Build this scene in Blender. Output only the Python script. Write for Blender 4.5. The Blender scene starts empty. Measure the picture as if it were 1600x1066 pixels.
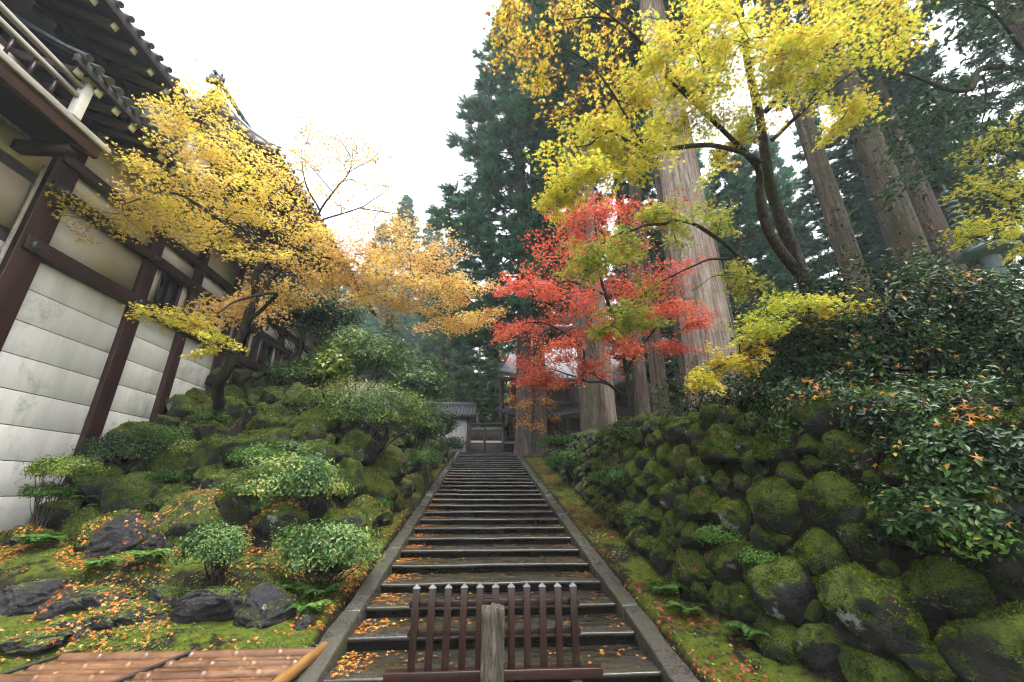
import bpy, bmesh, math, random
import numpy as np
from mathutils import Vector

# ------------------------------------------------------------------ camera, sky, sun, exposure
sc = bpy.context.scene
COL = sc.collection
R = math.radians
FPX, PITCH, YAW, CZ = 640.0, R(20), R(3.7), 1.6          # focal length in 1600-px units, tilt, turn, eye height
cd = bpy.data.cameras.new('camera')
cam = bpy.data.objects.new('camera', cd); COL.objects.link(cam)
cd.sensor_width = 36; cd.lens = 36 * FPX / 1600; cd.clip_end = 600; cd.clip_start = 0.05
cam.location = (0, 0, CZ); cam.rotation_euler = (R(90) + PITCH, 0, -YAW)
sc.camera = cam

SUN_EL, SUN_AZ = R(74), R(120)       # azimuth measured from +Y towards +X
wd = bpy.data.worlds.new('World'); sc.world = wd; wd.use_nodes = True
wn = wd.node_tree; wn.nodes.clear()
sky = wn.nodes.new('ShaderNodeTexSky'); sky.sky_type = 'NISHITA'; sky.sun_disc = False
sky.sun_elevation = SUN_EL; sky.sun_rotation = SUN_AZ; sky.dust_density = 5; sky.air_density = 1.0; sky.ozone_density = 1
hsv = wn.nodes.new('ShaderNodeHueSaturation'); hsv.inputs['Saturation'].default_value = 0.22
bg = wn.nodes.new('ShaderNodeBackground'); bg.inputs['Strength'].default_value = 0.15
wo = wn.nodes.new('ShaderNodeOutputWorld')
wn.links.new(sky.outputs[0], hsv.inputs['Color']); wn.links.new(hsv.outputs[0], bg.inputs['Color'])
wn.links.new(bg.outputs[0], wo.inputs['Surface'])
sd = bpy.data.lights.new('sun', 'SUN'); sd.energy = 1.5; sd.angle = R(40); sd.color = (1, .97, .93)
sun = bpy.data.objects.new('sun', sd); COL.objects.link(sun)
sv = Vector((math.sin(SUN_AZ) * math.cos(SUN_EL), math.cos(SUN_AZ) * math.cos(SUN_EL), math.sin(SUN_EL)))
sun.rotation_euler = sv.to_track_quat('Z', 'Y').to_euler(); sun.location = (0, 0, 50)
vs = sc.view_settings
vs.view_transform = 'Standard'; vs.look = 'None'; vs.gamma = 1; vs.use_curve_mapping = False; vs.exposure = 2.25
cy = sc.cycles
cy.max_bounces = 4; cy.diffuse_bounces = 2; cy.use_adaptive_sampling = True; cy.adaptive_threshold = .03; cy.glossy_bounces = 2; cy.transmission_bounces = 3; cy.volume_bounces = 0
cy.transparent_max_bounces = 4; cy.use_denoising = True; cy.denoising_input_passes = 'RGB_ALBEDO_NORMAL'; cy.denoising_prefilter = 'ACCURATE'; cy.filter_width = 1.15; cy.caustics_reflective = False; cy.caustics_refractive = False

# ------------------------------------------------------------------ helpers
rng = np.random.default_rng(7)
def ray(px, py):
    x = (px - 800) / FPX; y = (533 - py) / FPX
    Z = math.sin(PITCH) + math.cos(PITCH) * y; f = math.cos(PITCH) - math.sin(PITCH) * y
    return np.array([x * math.cos(YAW) + f * math.sin(YAW), f * math.cos(YAW) - x * math.sin(YAW), Z])
def at(px, py, d):                       # survey helper: point seen at that pixel, d metres in front of the camera
    return ray(px, py) * d + np.array([0, 0, CZ])
def onY(px, py, Y):
    d = ray(px, py); return d * (Y / d[1]) + np.array([0, 0, CZ])

def _h(i, j, k, s):
    n = (i * 374761393 + j * 668265263 + k * 2147483647 + s * 1274126177) & 0xFFFFFFFF
    n = ((n ^ (n >> 13)) * 1274126177) & 0xFFFFFFFF
    return ((n ^ (n >> 16)) & 0xFFFF) / 65535.0
def vnoise(p, s=0):
    p = np.asarray(p, float); i = np.floor(p).astype(np.int64); f = p - i; f = f * f * (3 - 2 * f)
    r = 0
    for a in (0, 1):
        for b in (0, 1):
            for c in (0, 1):
                w = (f[..., 0] if a else 1 - f[..., 0]) * (f[..., 1] if b else 1 - f[..., 1]) * (f[..., 2] if c else 1 - f[..., 2])
                r = r + w * _h(i[..., 0] + a, i[..., 1] + b, i[..., 2] + c, s)
    return r * 2 - 1
def fbm(p, s=0, o=3):
    p = np.asarray(p, float); r = 0; a = 1
    for k in range(o): r = r + a * vnoise(p * 2 ** k, s + k); a *= .5
    return r
def sstep(a, b, x): t = np.clip((x - a) / (b - a), 0, 1); return t * t * (3 - 2 * t)

def mesh_np(name, V, F, mat=None, smooth=False, tint=None):
    """V (n,3); F one array or list of (m,3)/(m,4) index arrays"""
    me = bpy.data.meshes.new(name)
    V = np.asarray(V, np.float32)
    Fs = [np.asarray(f, np.int32) for f in (F if isinstance(F, list) else [F]) if len(f)]
    loops = np.concatenate([f.ravel() for f in Fs]); tot = np.concatenate([np.full(len(f), f.shape[1], np.int32) for f in Fs])
    st = np.concatenate([[0], np.cumsum(tot)[:-1]]).astype(np.int32)
    me.vertices.add(len(V)); me.vertices.foreach_set('co', V.ravel())
    me.loops.add(len(loops)); me.loops.foreach_set('vertex_index', loops)
    me.polygons.add(len(tot)); me.polygons.foreach_set('loop_start', st); me.polygons.foreach_set('loop_total', tot)
    if smooth: me.polygons.foreach_set('use_smooth', np.ones(len(tot), bool))
    if tint is not None:
        a = me.attributes.new('tint', 'FLOAT', 'POINT'); a.data.foreach_set('value', np.asarray(tint, np.float32))
    me.update(calc_edges=True)
    if mat: me.materials.append(mat)
    return me
def link(name, me, parent=None, loc=None, rot=None, scale=None, bevel=0):
    o = bpy.data.objects.new(name, me); COL.objects.link(o)
    if parent: o.parent = parent
    if loc is not None: o.location = loc
    if rot is not None: o.rotation_euler = rot
    if scale is not None: o.scale = scale
    if bevel:
        m = o.modifiers.new('edge', 'BEVEL'); m.width = bevel; m.segments = 2; m.limit_method = 'ANGLE'
    return o
def tag(o, label=None, cat=None, group=None, kind=None):
    if label: o['label'] = label
    if cat: o['category'] = cat
    if group: o['group'] = group
    if kind: o['kind'] = kind
    return o
def empty(name, loc, label, cat, group=None, rz=0):
    o = bpy.data.objects.new(name, None); COL.objects.link(o); o.location = loc; o.rotation_euler = (0, 0, rz); o.empty_display_size = .2
    return tag(o, label, cat, group)
def rel(o, V): return np.asarray(V, float) - np.array(o.location)

class MB:
    def __init__(s): s.v = []; s.f3 = []; s.f4 = []; s.n = 0
    def add(s, V, F):
        V = np.asarray(V, float); F = np.asarray(F, int)
        (s.f3 if F.shape[1] == 3 else s.f4).append(F + s.n); s.v.append(V); s.n += len(V); return s
    def box(s, a, b):
        x0, y0, z0 = a; x1, y1, z1 = b
        return s.add([(x0,y0,z0),(x1,y0,z0),(x1,y1,z0),(x0,y1,z0),(x0,y0,z1),(x1,y0,z1),(x1,y1,z1),(x0,y1,z1)],
              [(0,3,2,1),(4,5,6,7),(0,1,5,4),(1,2,6,5),(2,3,7,6),(3,0,4,7)])
    def bar(s, p, q, w, h, up=(0,0,1)):                       # rectangular beam from p to q
        p = np.array(p, float); q = np.array(q, float); d = q - p; d /= np.linalg.norm(d)
        u = np.array(up, float); a = np.cross(d, u); a /= np.linalg.norm(a); u = np.cross(a, d)
        c = [p + a*sx*w/2 + u*sz*h/2 for sx, sz in ((-1,-1),(1,-1),(1,1),(-1,1))] + [q + a*sx*w/2 + u*sz*h/2 for sx, sz in ((-1,-1),(1,-1),(1,1),(-1,1))]
        return s.add(c, [(0,1,2,3),(7,6,5,4),(0,4,5,1),(1,5,6,2),(2,6,7,3),(3,7,4,0)])
    def tube(s, P, rad, seg=8, cap=True):
        V, F = tube(P, rad, seg); s.add(V, F)
        if cap:
            for e in (0, len(P) - 1):
                c = s.n; ring = V[e*seg:(e+1)*seg]
                s.add(np.vstack([ring, [ring.mean(0)]]), [(i, (i+1) % seg, seg) for i in range(seg)])
        return s
    def mesh(s, name, mat, smooth=False):
        F = ([np.concatenate(s.f4)] if s.f4 else []) + ([np.concatenate(s.f3)] if s.f3 else [])
        return mesh_np(name, np.concatenate(s.v), F, mat, smooth)
    def build(s, name, mat, parent=None, smooth=False, bevel=0):
        if parent is not None:
            off = np.array(parent.location)
            p = parent.parent
            while p: off = off + np.array(p.location); p = p.parent
            s.v = [v - off for v in s.v]
        return link(name, s.mesh(name, mat, smooth), parent, bevel=bevel)

def tube(P, rad, seg=6):
    P = np.asarray(P, float); n = len(P); rad = np.broadcast_to(rad, (n,))
    T = np.gradient(P, axis=0); T /= np.linalg.norm(T, axis=1)[:, None] + 1e-9
    ref = np.array([0.31, 0.95, 0.02]) if abs(T[0][2]) > .7 else np.array([0., 0, 1])
    A = np.cross(T, ref); A /= np.linalg.norm(A, axis=1)[:, None] + 1e-9; B = np.cross(T, A)
    th = np.arange(seg) / seg * 2 * np.pi
    V = P[:, None] + rad[:, None, None] * (np.cos(th)[None, :, None] * A[:, None] + np.sin(th)[None, :, None] * B[:, None])
    i = np.arange(n - 1)[:, None] * seg; j = np.arange(seg)[None]
    F = np.stack([i + j, i + (j + 1) % seg, i + seg + (j + 1) % seg, i + seg + j], -1).reshape(-1, 4)
    return V.reshape(-1, 3), F
def spline(P, n=20):
    P = np.asarray(P, float)
    if len(P) < 3: return np.linspace(P[0], P[-1], n)
    Q = np.vstack([2*P[0]-P[1], P, 2*P[-1]-P[-2]]); out = []
    ts = np.linspace(0, len(P) - 1 - 1e-6, n)
    for t in ts:
        i = int(t); f = t - i; a, b, c, d = Q[i:i+4]
        out.append(.5*((2*b) + (c-a)*f + (2*a-5*b+4*c-d)*f*f + (-a+3*b-3*c+d)*f**3))
    return np.array(out)

# leaf templates (unit size, +Z is the upper face, +Y towards the tip)
def maple_tpl():
    V = [(0, 0, 0)]; F = []
    ang = [-118, -62, 0, 62, 118]; ln = [.34, .50, .58, .50, .34]
    notch = [-150, -88, -31, 31, 88, 150]; nl = [.10, .15, .17, .17, .15, .10]
    for a, l in zip(ang, ln): V.append((math.sin(R(a))*l, math.cos(R(a))*l, -.10))
    for a, l in zip(notch, nl): V.append((math.sin(R(a))*l, math.cos(R(a))*l, .03))
    for i in range(5): F.append((0, 6 + i, 1 + i, 7 + i))
    return np.array(V), np.array(F)
def maple3_tpl():
    V = [(0, -.1, 0)]; F = []
    for a, l in zip((-75, 0, 75), (.5, .58, .5)): V.append((math.sin(R(a))*l, math.cos(R(a))*l, -.1))
    for a, l in zip((-130, -35, 35, 130), (.2, .17, .17, .2)): V.append((math.sin(R(a))*l, math.cos(R(a))*l, .03))
    for i in range(3): F.append((0, 4 + i, 1 + i, 5 + i))
    return np.array(V), np.array(F)
OVAL = (np.array([(0,-.5,0),(-.22,-.02,.07),(0,.5,-.04),(.22,-.02,.07),(-.13,.3,.03),(.13,.3,.03)]), None)
OVAL = (OVAL[0], np.array([(0,2,4),(0,4,1),(0,3,5),(0,5,2)])[:, ::-1])
def sprig_tpl():
    V = []; F = []
    def blade(p, d, l, w):
        p = np.array(p); d = np.array(d, float); d /= np.linalg.norm(d); a = np.cross(d, (.3, .1, 1)); a /= np.linalg.norm(a)
        k = len(V); V.extend([p - a*w, p + a*w, p + d*l]); F.append((k, k+1, k+2))
    blade((0,-.5,0), (0,1,.05), 1.0, .085)
    for i in range(8):
        y = -.4 + .1*i; s = -1 if i % 2 else 1
        blade((0,y,0), (s*.8,.7,.45*math.cos(i*2.1)), .42 - .02*i, .075)
    return np.array(V), np.array(F)
MAPLE, MAPLE3, SPRIG = maple_tpl(), maple3_tpl(), sprig_tpl()
def unit(v): return v / (np.linalg.norm(v, axis=-1, keepdims=True) + 1e-9)
def scatter(tpl, P, Nrm, size, fwd=None, g=rng):
    """one mesh's arrays: the template put at every P, facing Nrm"""
    TV, TF = tpl; n = len(P); Nrm = unit(np.asarray(Nrm, float))
    t = g.normal(size=(n, 3)) if fwd is None else np.asarray(fwd, float)
    X = unit(np.cross(t, Nrm)); Y = np.cross(Nrm, X)
    size = np.broadcast_to(size, (n,))
    V = P[:, None] + size[:, None, None] * (TV[None, :, 0:1]*X[:, None] + TV[None, :, 1:2]*Y[:, None] + TV[None, :, 2:3]*Nrm[:, None])
    F = (TF[None] + (np.arange(n) * len(TV))[:, None, None]).reshape(-1, TF.shape[1])
    return V.reshape(-1, 3), F
def leafmesh(name, tpl, P, Nrm, size, tint, mat, fwd=None, g=rng):
    V, F = scatter(tpl, P, Nrm, size, fwd, g)
    return mesh_np(name, V, F, mat, tint=np.repeat(np.clip(tint, 0, 1), len(tpl[0])))

# ------------------------------------------------------------------ materials
def nmat(name):
    m = bpy.data.materials.new(name); m.use_nodes = True; nt = m.node_tree; nt.nodes.clear()
    out = nt.nodes.new('ShaderNodeOutputMaterial')
    return m, nt, out
def nd(nt, typ, **kw):
    n = nt.nodes.new(typ)
    for k, v in kw.items():
        if k.startswith('_'): setattr(n, k[1:], v)
        else:
            key = int(k[1:]) if k[0] == 'i' and k[1:].isdigit() else k.replace('__', ' ')
            if isinstance(v, bpy.types.NodeSocket): nt.links.new(v, n.inputs[key])
            else: n.inputs[key].default_value = v
    return n
def col4(c): return (c[0], c[1], c[2], 1)
def ramp(nt, fac, stops, interp='LINEAR'):
    n = nt.nodes.new('ShaderNodeValToRGB'); cr = n.color_ramp; cr.interpolation = interp
    while len(cr.elements) < len(stops): cr.elements.new(.5)
    for e, (p, c) in zip(cr.elements, stops): e.position = p; e.color = col4(c) if not isinstance(c, (int, float)) else (c, c, c, 1)
    nt.links.new(fac, n.inputs[0]); return n.outputs[0]
def mixc(nt, f, a, b):
    n = nt.nodes.new('ShaderNodeMix'); n.data_type = 'RGBA'
    for s, v in ((n.inputs[0], f), (n.inputs[6], a), (n.inputs[7], b)):
        if isinstance(v, bpy.types.NodeSocket): nt.links.new(v, s)
        else: s.default_value = col4(v) if isinstance(v, tuple) else v
    return n.outputs[2]
def mth(nt, op, a, b=0.0, c=0.0, clamp=False):
    n = nt.nodes.new('ShaderNodeMath'); n.operation = op; n.use_clamp = clamp
    for s, v in zip(n.inputs, (a, b, c)):
        if isinstance(v, bpy.types.NodeSocket): nt.links.new(v, s)
        else: s.default_value = v
    return n.outputs[0]
def noise(nt, vec, scale, detail=4, rough=.55, dist=0):
    n = nd(nt, 'ShaderNodeTexNoise', Vector=vec, Scale=scale, Detail=detail, Roughness=rough, Distortion=dist); return n.outputs['Fac']
def vscale(nt, vec, s):
    n = nt.nodes.new('ShaderNodeVectorMath'); n.operation = 'MULTIPLY'; nt.links.new(vec, n.inputs[0]); n.inputs[1].default_value = s; return n.outputs[0]
def pos(nt): return nt.nodes.new('ShaderNodeNewGeometry').outputs['Position']
def finish(nt, out, color, rough=.7, bump=None, bstr=.3, bdist=.02, spec=.5):
    p = nt.nodes.new('ShaderNodeBsdfPrincipled')
    for s, v in (('Base Color', color), ('Roughness', rough), ('Specular IOR Level', spec)):
        if isinstance(v, bpy.types.NodeSocket): nt.links.new(v, p.inputs[s])
        else: p.inputs[s].default_value = col4(v) if isinstance(v, tuple) else v
    if bump is not None:
        b = nd(nt, 'ShaderNodeBump', Strength=bstr, Distance=bdist, Height=bump); nt.links.new(b.outputs[0], p.inputs['Normal'])
    nt.links.new(p.outputs[0], out.inputs[0]); return p

def leaf_mat(name, stops, rough=.45, trans=.35, spec=.4):
    m, nt, out = nmat(name)
    a = nt.nodes.new('ShaderNodeAttribute'); a.attribute_name = 'tint'
    c = ramp(nt, a.outputs['Fac'], stops)
    p = nt.nodes.new('ShaderNodeBsdfPrincipled'); nt.links.new(c, p.inputs['Base Color'])
    p.inputs['Roughness'].default_value = rough; p.inputs['Specular IOR Level'].default_value = spec
    t = nd(nt, 'ShaderNodeBsdfTranslucent', Color=c)
    mx = nt.nodes.new('ShaderNodeMixShader'); mx.inputs[0].default_value = trans
    nt.links.new(p.outputs[0], mx.inputs[1]); nt.links.new(t.outputs[0], mx.inputs[2]); nt.links.new(mx.outputs[0], out.inputs[0])
    return m
def wood_mat(name, c0, c1, rough=.6, axis=(1, 1, 1), sc_=14, bstr=.25, moss=None):
    m, nt, out = nmat(name); p = vscale(nt, pos(nt), axis)
    n1 = noise(nt, p, sc_, 6, .65, .6); n2 = noise(nt, pos(nt), 1.3, 4)
    c = ramp(nt, mth(nt, 'ADD', mth(nt, 'MULTIPLY', n1, .7), mth(nt, 'MULTIPLY', n2, .3)), [(.3, c0), (.7, c1)])
    if moss: c = mixc(nt, ramp(nt, noise(nt, pos(nt), 3.2, 6), [(.55, 0.), (.72, 1.)]), c, moss)
    finish(nt, out, c, rough, n1, bstr, .01); return m
def stone_mat(name, moss_bias, rocklo, rockhi, lichen=.6, mosscol=((.008,.016,.002),(.045,.070,.006),(.15,.18,.012)), rough=.6):
    m, nt, out = nmat(name); P = pos(nt)
    g = nt.nodes.new('ShaderNodeNewGeometry'); sp = nd(nt, 'ShaderNodeSeparateXYZ', Vector=g.outputs['Normal'])
    big = noise(nt, P, 1.4, 5); mid = noise(nt, P, 5, 6); fine = noise(nt, P, 42, 5, .7)
    rock = ramp(nt, noise(nt, P, 9, 10, .78, .7), [(.34, rocklo), (.66, rockhi)])
    lm = ramp(nt, noise(nt, P, 3.1, 7, .68, .3), [(lichen, 0.), (lichen + .05, 1.)])
    rock = mixc(nt, lm, rock, ramp(nt, fine, [(.3, (.16, .18, .16)), (.7, (.36, .38, .36))]))
    k = mth(nt, 'ADD', mth(nt, 'MULTIPLY', sp.outputs[2], .55), mth(nt, 'ADD', mth(nt, 'MULTIPLY', mid, .7), mth(nt, 'MULTIPLY', big, 1.0)))
    k = mth(nt, 'ADD', mth(nt, 'ADD', k, mth(nt, 'MULTIPLY', fine, .25)), moss_bias - 1.25)
    mask = ramp(nt, k, [(.0, 0.), (.16, 1.)])
    mc = ramp(nt, mth(nt, 'ADD', mth(nt, 'MULTIPLY', fine, .6), mth(nt, 'MULTIPLY', mid, .4)), [(.32, mosscol[0]), (.5, mosscol[1]), (.72, mosscol[2])])
    c = mixc(nt, mask, rock, mc)
    rg = mth(nt, 'ADD', mth(nt, 'MULTIPLY', mask, .35), rough - .1)
    rough_ = noise(nt, P, 15, 8, .75, .8)
    hb = mth(nt, 'ADD', mth(nt, 'ADD', mth(nt, 'MULTIPLY', fine, .7), mth(nt, 'MULTIPLY', mask, .6)), mth(nt, 'MULTIPLY', rough_, 1.1))
    finish(nt, out, c, rg, hb, .9, .035, .4); return m
def bark_mat(name, c0, c1, c2, sc_=5, moss=None):
    m, nt, out = nmat(name); P = pos(nt); p = vscale(nt, P, (1, 1, .09))
    n1 = noise(nt, p, sc_*2, 7, .7, .25); n2 = noise(nt, P, .9, 4); n3 = noise(nt, p, sc_*7, 4, .6)
    f = mth(nt, 'ADD', mth(nt, 'MULTIPLY', n1, .75), mth(nt, 'MULTIPLY', n3, .25))
    n4 = noise(nt, vscale(nt, P, (1, 1, .035)), sc_*5, 5, .65, .4)
    f = mth(nt, 'ADD', mth(nt, 'MULTIPLY', f, .6), mth(nt, 'MULTIPLY', n4, .4))
    c = ramp(nt, f, [(.40, c0), (.49, c1), (.60, c2)])
    c = mixc(nt, ramp(nt, noise(nt, P, 1.7, 8, .7, .3), [(.52, 0.), (.68, .55)]), c, (c0[0]*1.3, c0[1]*1.6, c0[2]*1.2))
    c = mixc(nt, ramp(nt, n2, [(.4, 0.), (.7, .45)]), c, (c1[0]*1.15, c1[1]*.8, c1[2]*.7))
    if moss: c = mixc(nt, ramp(nt, noise(nt, P, 2.6, 7, .65), [(.5, 0.), (.64, .85)]), c, moss)
    finish(nt, out, c, .85, f, 1.0, .05, .2); return m

M = {}
M['yellow'] = leaf_mat('yellow maple leaves', [(0, (.45,.20,.07)), (.25, (.80,.50,.22)), (.55, (.88,.64,.15)), (.85, (.84,.70,.09)), (1, (.50,.54,.06))], trans=.42)
M['lime'] = leaf_mat('yellow green maple leaves', [(0, (.26,.12,.04)), (.14, (.74,.46,.07)), (.4, (.80,.68,.08)), (.7, (.66,.68,.07)), (1, (.28,.42,.05))], trans=.45)
M['green_maple'] = leaf_mat('turning green maple leaves', [(0, (.14,.07,.03)), (.15, (.40,.34,.04)), (.5, (.36,.38,.05)), (.8, (.20,.30,.05)), (1, (.10,.19,.04))], trans=.42)
M['red'] = leaf_mat('red maple leaves', [(0, (.34,.03,.03)), (.35, (.74,.11,.085)), (.7, (.82,.22,.10)), (1, (.84,.38,.09))], trans=.42)
M['orange'] = leaf_mat('orange maple leaves', [(0, (.35,.10,.03)), (.5, (.62,.24,.04)), (1, (.68,.38,.06))], trans=.42)
M['litter'] = leaf_mat('fallen leaves', [(0, (.09,.022,.008)), (.25, (.25,.065,.014)), (.55, (.42,.14,.018)), (.85, (.50,.23,.03)), (1, (.56,.38,.10))], rough=.5, trans=.1)
M['litter_red'] = leaf_mat('fallen red leaves', [(0, (.06,.012,.008)), (.45, (.20,.03,.015)), (.8, (.36,.09,.03)), (1, (.5,.26,.06))], rough=.5, trans=.1)
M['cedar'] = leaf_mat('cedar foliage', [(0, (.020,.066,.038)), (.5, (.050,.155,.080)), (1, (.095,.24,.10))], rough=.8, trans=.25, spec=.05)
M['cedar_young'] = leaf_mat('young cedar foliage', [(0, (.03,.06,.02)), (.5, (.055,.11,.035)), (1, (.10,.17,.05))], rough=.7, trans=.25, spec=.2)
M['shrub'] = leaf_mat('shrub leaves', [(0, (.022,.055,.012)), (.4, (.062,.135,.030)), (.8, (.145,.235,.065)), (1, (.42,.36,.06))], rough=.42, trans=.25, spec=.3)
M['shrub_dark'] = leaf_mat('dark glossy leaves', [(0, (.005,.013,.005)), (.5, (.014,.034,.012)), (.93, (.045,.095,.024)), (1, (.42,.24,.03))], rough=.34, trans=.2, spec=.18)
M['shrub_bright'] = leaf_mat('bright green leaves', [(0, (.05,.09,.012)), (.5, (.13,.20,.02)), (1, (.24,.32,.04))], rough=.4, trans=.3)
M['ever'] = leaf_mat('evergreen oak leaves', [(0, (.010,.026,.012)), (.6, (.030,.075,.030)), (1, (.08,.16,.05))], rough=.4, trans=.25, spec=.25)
M['fern'] = leaf_mat('fern leaflets', [(0, (.02,.05,.010)), (.6, (.06,.14,.022)), (1, (.13,.24,.045))], rough=.5, trans=.3, spec=.2)
M['cover'] = leaf_mat('ground plants', [(0, (.03,.05,.01)), (.5, (.09,.15,.025)), (1, (.17,.24,.05))], rough=.45, trans=.3)
M['timber'] = wood_mat('dark red brown timber', (.012,.004,.0032), (.044,.0125,.0100), .5, (1, 1, .12))
M['timber_h'] = wood_mat('dark timber beams', (.011,.004,.0032), (.038,.0115,.0092), .5, (1, .12, 1))
M['old_wood'] = wood_mat('weathered hall timber', (.035,.025,.021), (.15,.11,.092), .7, (1, 1, .1))
M['pale_wood'] = wood_mat('weathered pale railing', (.16,.145,.125), (.42,.395,.36), .7, (1, .1, 1))
M['barrier'] = wood_mat('stained barrier wood', (.007,.003,.002), (.036,.0115,.006), .35, (1, 1, .08), 18)
m, nt, out = nmat('weathered split bamboo'); M['bamboo'] = m; P = pos(nt)
n1 = noise(nt, vscale(nt, P, (.05, 1, 1)), 60, 6, .7); n2 = noise(nt, vscale(nt, P, (.5, 1, 1)), 5, 7, .7, .6)
oi = nt.nodes.new('ShaderNodeObjectInfo')
c = ramp(nt, n2, [(.33, (.022,.011,.007)), (.5, (.085,.036,.015)), (.68, (.19,.095,.036))])
c = mixc(nt, mth(nt, 'MULTIPLY', oi.outputs['Random'], .55), c, (.13,.062,.024)); c = mixc(nt, ramp(nt, n1, [(.45, 0.), (.7, .5)]), c, (.045,.022,.013))
finish(nt, out, c, ramp(nt, n2, [(.3, .25), (.7, .5)]), n1, .25, .006)
M['bamboo_y'] = wood_mat('yellow bamboo edge pole', (.08,.038,.012), (.26,.135,.04), .35, (1, .1, 1), 12, .1)
M['bark_grey'] = bark_mat('pale cedar bark', (.075,.056,.045), (.25,.20,.165), (.42,.37,.32))
M['bark_red'] = bark_mat('reddish cedar bark', (.028,.021,.017), (.085,.063,.051), (.18,.14,.115))
M['bark_moss'] = bark_mat('mossy cedar bark', (.028,.023,.018), (.085,.07,.056), (.18,.15,.12), moss=(.05,.065,.02))
M['bark_dark'] = bark_mat('dark maple bark', (.012,.010,.008), (.036,.030,.026), (.10,.085,.072), 9, moss=(.035,.045,.012))
M['twig'] = wood_mat('twigs', (.012,.009,.008), (.04,.03,.026), .7)
M['stone_r'] = stone_mat('mossy wall stone', .30, (.005,.005,.005), (.034,.032,.029), .59)
M['stone_l'] = stone_mat('rockery stone', .34, (.005,.005,.006), (.040,.038,.038), .585)
M['stone_dark'] = stone_mat('wet dark boulder', -.12, (.005,.005,.007), (.035,.034,.038), .63, rough=.42)
M['glass'] = nmat('window glass')[0]
_g = M['glass'].node_tree; finish(_g, _g.nodes[0], (.012, .014, .016), .06, None, spec=.8)
def plain(name, c, rough=.6, var=.25, sc_=6, bstr=.1, spec=.5):
    m, nt, out = nmat(name); n = noise(nt, pos(nt), sc_, 6, .6)
    c0 = tuple(x * (1 - var) for x in c); c1 = tuple(min(1, x * (1 + var)) for x in c)
    finish(nt, out, ramp(nt, n, [(.3, c0), (.7, c1)]), rough, n, bstr, .01, spec); return m
M['plaster'] = plain('cream plaster', (.60,.54,.48), .8, .06, 3)
M['white'] = plain('white paint', (.72,.70,.66), .6, .12)
M['tile'] = plain('grey roof tile', (.050,.058,.066), .32, .35, 9, .2)
M['rafter'] = wood_mat('grey weathered rafters', (.045,.040,.040), (.13,.115,.112), .7, (.12, 1, 1))
M['soffit'] = plain('dark soffit boards', (.016,.013,.013), .8, .25, 6, .02)
M['bronze'] = plain('verdigris bronze', (.055,.10,.095), .45, .35, 8, .2)
M['iron'] = plain('dark iron', (.03,.03,.03), .45, .3)
M['steel'] = plain('galvanised foot', (.12,.125,.135), .3, .2)
# siding boards: pale, rain marks and algae towards one end of the wall
m, nt, out = nmat('pale siding'); M['siding'] = m; P = pos(nt)
st = noise(nt, vscale(nt, P, (1, 2.0, .35)), 1.6, 6, .6)
al = ramp(nt, noise(nt, P, 1.05, 8, .72, .4), [(.53, 0.), (.66, .8)])
sx = nd(nt, 'ShaderNodeSeparateXYZ', Vector=P)
low = ramp(nt, mth(nt, 'MULTIPLY', mth(nt, 'SUBTRACT', 5.4, sx.outputs[2]), .28), [(.0, 0.), (.25, 1.)])
c = ramp(nt, st, [(.3, (.55,.545,.53)), (.7, (.70,.69,.67))])
stk = noise(nt, vscale(nt, P, (1, 9, .22)), 2.2, 5, .7)
c = mixc(nt, ramp(nt, stk, [(.55, 0.), (.8, .30)]), c, (.34,.335,.31))
c = mixc(nt, mth(nt, 'MULTIPLY', mth(nt, 'MULTIPLY', al, low), ramp(nt, noise(nt, P, 22, 4, .7), [(.35, .15), (.6, .75)])), c, (.16,.17,.09))
finish(nt, out, c, .65, noise(nt, P, 30, 3), .05, .01)
# ground: moss, soil and needle litter
m, nt, out = nmat('mossy ground'); M['ground'] = m; P = pos(nt)
n1 = noise(nt, P, 1.1, 6); n2 = noise(nt, P, 9, 6, .65); n3 = noise(nt, P, 70, 4, .7)
moss = ramp(nt, mth(nt, 'ADD', mth(nt, 'MULTIPLY', n2, .5), mth(nt, 'MULTIPLY', n3, .5)), [(.3, (.040,.062,.006)), (.5, (.10,.138,.010)), (.7, (.19,.22,.018))])
soil = ramp(nt, n3, [(.3, (.006,.005,.003)), (.7, (.032,.022,.013))])
gn = nd(nt, 'ShaderNodeSeparateXYZ', Vector=nt.nodes.new('ShaderNodeNewGeometry').outputs['Normal']).outputs[2]
sl_ = ramp(nt, mth(nt, 'ADD', gn, mth(nt, 'MULTIPLY', mth(nt, 'SUBTRACT', n2, .5), .25)), [(.74, 1.), (.90, 0.)])
finish(nt, out, mixc(nt, mth(nt, 'MAXIMUM', sl_, ramp(nt, mth(nt, 'ADD', mth(nt, 'MULTIPLY', n1, .6), mth(nt, 'MULTIPLY', n2, .4)), [(.43, 1.), (.50, 0.)])), moss, soil), .9, mth(nt, 'ADD', n3, mth(nt, 'MULTIPLY', n2, 1.6)), 1.0, .06, .2)
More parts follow.
